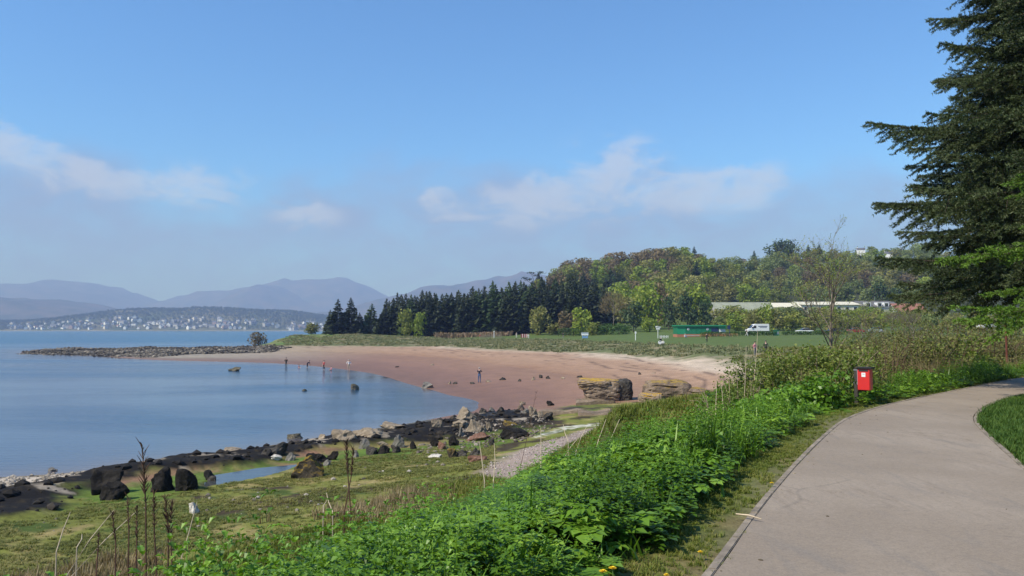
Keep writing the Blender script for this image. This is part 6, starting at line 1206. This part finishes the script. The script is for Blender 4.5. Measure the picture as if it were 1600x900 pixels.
for xb, yb, xt, yt, d, lb in [(105, 898, 178, 797, 8.2, 'long bleached stem leaning right at lower left'), (112, 900, 212, 800, 8.0, 'second bleached stem leaning right at lower left'), (275, 900, 308, 784, 8.4, 'bleached stem leaning right in front of the marsh'), (88, 862, 110, 800, 8.6, 'short bleached stem at far left'), (120, 855, 128, 835, 8.6, 'stub of bleached stem at far left'), (505, 800, 512, 780, 9.4, 'stub of pale stem left of the dock stalk'), (520, 800, 510, 770, 9.4, 'leaning pale stub left of the dock stalk'), (757, 752, 749, 690, 10.2, 'pale upright stem at the top of the leaf bank, left one'), (771, 752, 772, 692, 10.3, 'pale upright stem at the top of the leaf bank, right one'), (845, 735, 845, 668, 11.2, 'pale upright stem before the gravel'),
                              (925, 722, 947, 655, 11.8, 'pale stem leaning right before the shelf'), (938, 718, 968, 655, 12.0, 'second pale stem leaning right before the shelf'), (882, 715, 904, 684, 11.6, 'short pale stem leaning right above the leaf bank'), (900, 705, 917, 666, 12.2, 'pale stem before the sandstone shelf'), (888, 690, 880, 663, 12.8, 'short pale stem leaning left before the shelf'), (1062, 727, 1071, 705, 9.8, 'short pale stick standing in the nettles'), (1118, 652, 1120, 594, 17.0, 'tall pale stem at the left end of the brambles'), (1130, 648, 1127, 600, 17.2, 'second tall pale stem at the left end of the brambles'), (1162, 640, 1166, 540, 18.2, 'tall pale stem standing in the brambles'), (1178, 600, 1184, 515, 19.2, 'tallest pale stem, leaning above the brambles')]:
    stalk(xb, yb, xt, yt, d, .007, M_drys, lb)
b0, b1 = P(1150, 803, 4.93), P(1190, 811, 4.93); r = tag(MB().tube([b0, (b0 + b1) / 2 + (0, 0.0, .01), b1], [.006, .009, .004], 5).obj('twig', M_drys), 'pale broken stem lying across the path edging', 'twig')
# ------------------------------------------------------------------ leafy bank, verge grass, marsh grass
def leaflet(o, d, up, L, w):
    sd = unit(np.cross(d, up)); m = o + d * L * .5 + up * L * .05; t_ = o + d * L - up * L * .12
    return [o, o + d * L * .36 + sd * w + up * L * .09, m, o + d * L * .36 - sd * w + up * L * .09, o + d * L * .38, o + d * L * .66 + sd * w * .8 + up * L * .02, t_, o + d * L * .66 - sd * w * .8 + up * L * .02]
def plant(seed, kind):
    g = np.random.default_rng(seed); V = []; A = []
    if kind == 'elder':
        for k in range(g.integers(5, 8)):
            a = g.uniform(0, 6.283); tilt = g.uniform(.25, .9); L = g.uniform(.6, 1.0); o = np.array((math.cos(a) * L * tilt * .75, math.sin(a) * L * tilt * .75, L * (1 - .35 * tilt))); fw = unit(np.array((math.cos(a), math.sin(a), g.uniform(-.35, .15)))); up = unit(np.array((g.normal() * .25, g.normal() * .25, 1)) - fw * .1); va = .5 + g.normal() * .16
            for q in (-1.15, -.55, 0, .55, 1.15):
                c, s_ = math.cos(q), math.sin(q); d = unit(np.array((fw[0] * c - fw[1] * s_, fw[0] * s_ + fw[1] * c, fw[2] + g.normal() * .12))); l_ = .34 * (1 - .16 * abs(q)) * g.uniform(.8, 1.15); V += leaflet(o - fw * .06, d, up, l_, l_ * .33); A += [va + g.normal() * .06] * 8
    elif kind == 'nettle':
        for s0 in range(3):
            x, y = g.normal(size=2) * .16; hh = g.uniform(.75, 1.1)
            for k in range(7):
                z_ = hh * (.3 + .7 * k / 6); a = k * 1.57 + s0
                for s_ in (0, math.pi):
                    d = unit(np.array((math.cos(a + s_), math.sin(a + s_), -.25 + .1 * k))); l_ = .30 * (1.05 - .55 * (k / 6) ** 2) * g.uniform(.8, 1.1); V += leaflet(np.array((x, y, z_)) + d * .03, d, np.array((0, 0, 1.)), l_, l_ * .3); A += [.42 + .04 * k + g.normal() * .08] * 8
    V = np.array(V); return V, np.arange(len(V)).reshape(-1, 4), np.array(A)
PLANTS = [plant(800 + i, 'elder') for i in range(5)] + [plant(820 + i, 'nettle') for i in range(4)]; NG = clump(840, 14, .5, .6, .035); PLANTS.append((NG[0], NG[1], NG[2]))
g = np.random.default_rng(71); n = 70000; Y = g.uniform(2.0, 36, n); X = g.uniform(-9, 24, n); s_ = line_sd(X, Y, PL); sc_ = np.hypot(X, Y)
edge_in = .58 + .55 * (fbm(X * .6, Y * .6, 72, 3) - .5) + np.where(Y > 17, -.35, 0); lim = np.where(Y < 14, 4.3 + .05 * Y, np.where(Y < 22, 5.2, 1.7 + .7 * fbm(X * .5, Y * .5, 73, 2))); dens = np.where(sc_ < 7, 58, np.where(sc_ < 11, 42, 32)) * (1 - sstep(lim - .6, lim, s_)); area = 34 * 33 / n
ok = (s_ > edge_in) & (s_ < lim) & (g.random(n) < dens * area); X, Y, s_ = X[ok], Y[ok], s_[ok]; m = len(X); net = fbm(X * .28, Y * .28, 74, 3); isn = net + g.normal(size=m) * .06 > .57; gr = g.random(m) < .05 + .3 * sstep(.55, .66, fbm(X * .6 + 7, Y * .6, 79, 3))
idx = np.where(gr, 9, np.where(isn, 5 + g.integers(0, 4, m), g.integers(0, 5, m))); hgt = (.09 + .36 * sstep(.2, .8, fbm(X * .7, Y * .7, 75, 3)) + .10 * isn) * np.clip((s_ - edge_in[ok]) / .5 + .4, .4, 1.0) * np.where((Y > 15.5) & (s_ > 1.6), .7, 1) * np.where((Y > 11) & (Y < 17.5), .85, 1) * g.uniform(.7, 1.3, m); big = fbm(X * .5 + 40, Y * .5, 78, 3); wd = np.where(isn | (Y > 16.5), .27, .33 + .20 * sstep(.45, .7, big)) * g.uniform(.7, 1.4, m)
va = np.where(isn, -.17, .06) + g.normal(size=m) * .13 + 1.0 * (fbm(X * .9 + 3, Y * .9, 76, 3) - .5)
tag(stuff_mesh('bank_plants', scatter(PLANTS, np.stack([X, Y, H(X, Y) - .01], -1), g.uniform(0, 6.28, m), np.stack([wd, hgt * 1.25], -1), idx, va, g.normal(size=(m, 2)) * .12), F_bank), 'lush green leaves and nettles covering the bank beside the path', 'plants', kind='stuff'); print('bank plants', m)
GRS = [clump(850 + i, 15, .5, .75, .05) for i in range(4)]
def grass(name, poly_fn, n, box, hmin, hmax, w, mat, label, seed, vb=0.0):
    g = np.random.default_rng(seed); X = g.uniform(box[0], box[1], n); Y = g.uniform(box[2], box[3], n); k = g.random(n) < poly_fn(X, Y); X, Y = X[k], Y[k]; m = len(X); va = g.normal(size=m) * .13 + .7 * (fbm(X * .8, Y * .8, seed, 3) - .5) + vb
    tag(stuff_mesh(name, scatter(GRS, np.stack([X, Y, H(X, Y)], -1), g.uniform(0, 6.28, m), np.stack([w * g.uniform(.7, 1.3, m), g.uniform(hmin, hmax, m)], -1), g.integers(0, 4, m), va), mat), label, 'grass', kind='stuff'); print(name, m)
F_verge = foliage('verge_grass', (.085, .125, .016), (.155, .195, .028), (.29, .26, .07), .3, .6); F_turf = foliage('lawn_grass', (.035, .085, .012), (.065, .135, .02), (.12, .18, .03), .3, .6); F_marsh = foliage('marsh_grass', (.09, .11, .022), (.17, .18, .04), (.31, .27, .10), .25, .7); F_dead = foliage('dead_grass', (.13, .10, .05), (.25, .19, .10), (.42, .34, .20), .25, .8)
def verge(X, Y): s_ = line_sd(X, Y, PL); return (s_ > -.03) * (s_ < 1.7) * np.clip(.16 + s_ * 1.1 + 1.1 * (fbm(X * 1.3, Y * 1.3, 91, 3) - .5), 0, 1) * np.where(np.hypot(X, Y) < 12, 1, .45)
grass('verge_grass', verge, 330000, (-1.5, 20, 2.5, 32), .018, .05, .06, F_verge, 'short mossy grass verge along the left of the path', 92)
def turf(X, Y): s_ = -line_sd(X, Y, PR); return (s_ > .10) * (s_ < 9) * np.where(np.hypot(X, Y) < 16, 1, .6) * ((X / np.maximum(Y, .1) > .45) & (X / np.maximum(Y, .1) < .8))
grass('lawn_grass', turf, 90000, (4, 20, 7, 26), .05, .13, .13, F_turf, 'green turf on the inside of the path bend', 93)
def marsh(X, Y): z = H0(X, Y); return (z > .75) * (z < 2.2) * (poly_sd(X, Y, POOL) < -.1) * (poly_sd(X, Y, TRACK) < 0) * (poly_sd(X, Y, LEDGE) < -.3) * np.clip(sstep(.30, .5, fbm(X * .5, Y * .7, 94, 3)), .1, 1) * (X / Y < -.02) * (X / Y > -.72)
grass('marsh_grass', marsh, 60000, (-34, 2, 14, 48), .03, .085, .20, F_marsh, 'short olive salt-marsh turf below the bank', 95)
def dead(X, Y): s_ = line_sd(X, Y, PL); k = fbm(X * .35, Y * .35, 96, 3); return (s_ > 4.4) * (s_ < 15) * (Y < 30) * sstep(.36, .52, k + .10 * sstep(12, 7, s_)) * (X / Y < -.05 - .12 * fbm(X * .4, Y * .4, 104, 2))
grass('dead_grass', dead, 22000, (-16, 6, 4, 30), .18, .45, .22, F_dead, 'pale dead grass at the foot of the bank', 97)
def g9(X, Y): return fbm(X * 1.5, Y * 1.5, 103, 2)
def dead2(X, Y): s_ = line_sd(X, Y, PL); return (((s_ > 1.3) & (s_ < 4.2) & (Y > 17.4)) | ((s_ > 2.6) & (s_ < 4.6) & (Y > 15.5) & (Y <= 17.4) & (g9(X, Y) > .6))) * sstep(.36, .6, fbm(X * .4, Y * .4, 98, 3)) * (Y < 36)
grass('dead_reed_grass', dead2, 15000, (3, 26, 15, 36), .35, .85, .14, F_dead, 'tall straw-coloured dead grass among the brambles', 99)
def rough(X, Y): z = H0(X, Y); return (z > 3.2) * (line_sd(X, Y, PL) > 4) * sstep(.35, .55, fbm(X * .2, Y * .2, 101, 3)) * (X / Y > .3) * (X / Y < .7)
grass('rough_grass', rough, 16000, (8, 70, 20, 100), .2, .6, .5, F_marsh, 'rough olive grass between brambles and lawn', 102, .1)
def lowbank(X, Y): s_ = line_sd(X, Y, PL); return (s_ > 4.6) * (s_ < 13) * (H(X, Y) > 1.3) * (poly_sd(X, Y, TRACK) < -.2) * np.clip(.35 + fbm(X * .5, Y * .5, 106, 3), 0, 1) * (Y < 32)
grass('bank_foot_grass', lowbank, 34000, (-9, 9, 3, 32), .08, .28, .20, F_verge, 'rough green grass on the lower slope of the bank', 105)
# grit, dead leaf bits and gravel along the path edges
g = np.random.default_rng(111); n = 5000; X = g.uniform(0, 18, n); Y = g.uniform(4, 27, n); sl = -line_sd(X, Y, PL); sr_ = line_sd(X, Y, PR); k = ((sl > .0) & (sl < .9) & (g.random(n) < np.exp(-sl * 5) * .9 + .03)) | ((sr_ > 0) & (sr_ < .6) & (g.random(n) < np.exp(-sr_ * 6) * .6)); k &= path_mask_sd(X, Y) > .01; X, Y = X[k], Y[k]; m = len(X)
tag(stuff_mesh('path_grit', scatter(pebs, np.stack([X, Y, np.full(m, ZP + .002)], -1), g.uniform(0, 6.28, m), np.stack([g.uniform(.008, .045, m), g.uniform(.006, .018, m)], -1), g.integers(0, 4, m), g.normal(size=m) * .25), foliage('path_grit', (.05, .04, .025), (.15, .115, .07), (.34, .27, .17), 0.0, .9)), 'grit and dead leaf bits along the edges of the path', 'grit', kind='stuff'); print('grit', m)
# dandelions by the path
M_yel = plain('dandelion_yellow', (.80, .55, .01), .6, .1, 30); M_stemg = plain('flower_stem', (.12, .2, .05), .6, .1)
for x, y, zz, s_, lb in [(942, 893, 5.0, 1.2, 'yellow dandelion at the bottom edge, left of two'), (957, 888, 5.02, 1.2, 'yellow dandelion at the bottom edge, right of two'), (1094, 863, 4.93, .9, 'yellow dandelion on the verge near the path edge'), (1206, 755, 4.94, 1.0, 'lone yellow dandelion farther along the verge'), (1041, 899, 4.95, .8, 'half-hidden yellow dandelion at the bottom edge')]:
    q = P(x, y, zz); z = Hs(q[0], q[1]); r = empty('dandelion', (q[0], q[1], z)); tag(r, lb, 'flower', 'dandelions on the verge'); hh = zz - z; MB().tube([(0, 0, -.02), (.005, 0, hh * .5), (0, 0, hh)], .003, 5).obj('stem', M_stemg, r)
    fm = MB(); gg = random.Random(x)
    for ring, (nr_, L, up) in enumerate([(16, .024, .004), (14, .018, .009), (9, .010, .012)]):
        for k in range(nr_): a = 6.283 * k / nr_ + ring * .2; c, s2 = math.cos(a), math.sin(a); w = .0035; fm.add([(0, 0, hh), (c * L * .7 * s_ - s2 * w, s2 * L * .7 * s_ + c * w, hh + up * .8), (c * L * s_, s2 * L * s_, hh + up), (c * L * .7 * s_ + s2 * w, s2 * L * .7 * s_ - c * w, hh + up * .8)], [(0, 1, 2, 3)])
    fm.obj('flower_head', M_yel, r)
print('near plants', round(time.time() - T0, 1))
# ------------------------------------------------------------------ the hazy air
hz = MB().box(-13900, 13900, -13900, 13900, -6.0, 745).obj('haze', None)
m_ = bpy.data.materials.new('haze_air'); m_.use_nodes = True; t = NT(m_.node_tree)
out = t.n('ShaderNodeOutputMaterial'); pv_ = t.n('ShaderNodeVolumePrincipled')
pv_.inputs['Color'].default_value = (.36, .50, .92, 1); pv_.inputs['Absorption Color'].default_value = (.50, .58, .5, 1); pv_.inputs['Density'].default_value = 2.0e-4; pv_.inputs['Anisotropy'].default_value = .0
t.t.links.new(pv_.outputs[0], out.inputs['Volume']); hz.data.materials.append(m_); hz.display_type = 'WIRE'
tag(hz, kind='stuff')
# things that would otherwise share a description are told apart by their order from the left
byl = {}
for o in COL.objects:
    if o.parent is None and o.get('label') and not o.get('kind'): byl.setdefault(o['label'], []).append(o)
for lb, os_ in byl.items():
    if len(os_) < 2: continue
    os_.sort(key=lambda o: o.location.x / max(1, o.location.y)); n = len(os_); mid = ['middle'] if n == 3 else [w + ' from left' for w in ('second', 'third', 'fourth', 'fifth', 'sixth', 'seventh', 'eighth')][:n - 2]
    for o, w in zip(os_, ['leftmost'] + mid + ['rightmost']):
        if len((lb + ', ' + w).split()) <= 16: o['label'] = lb + ', ' + w
print('script', round(time.time() - T0, 1), 's', len(bpy.data.objects), 'objects')
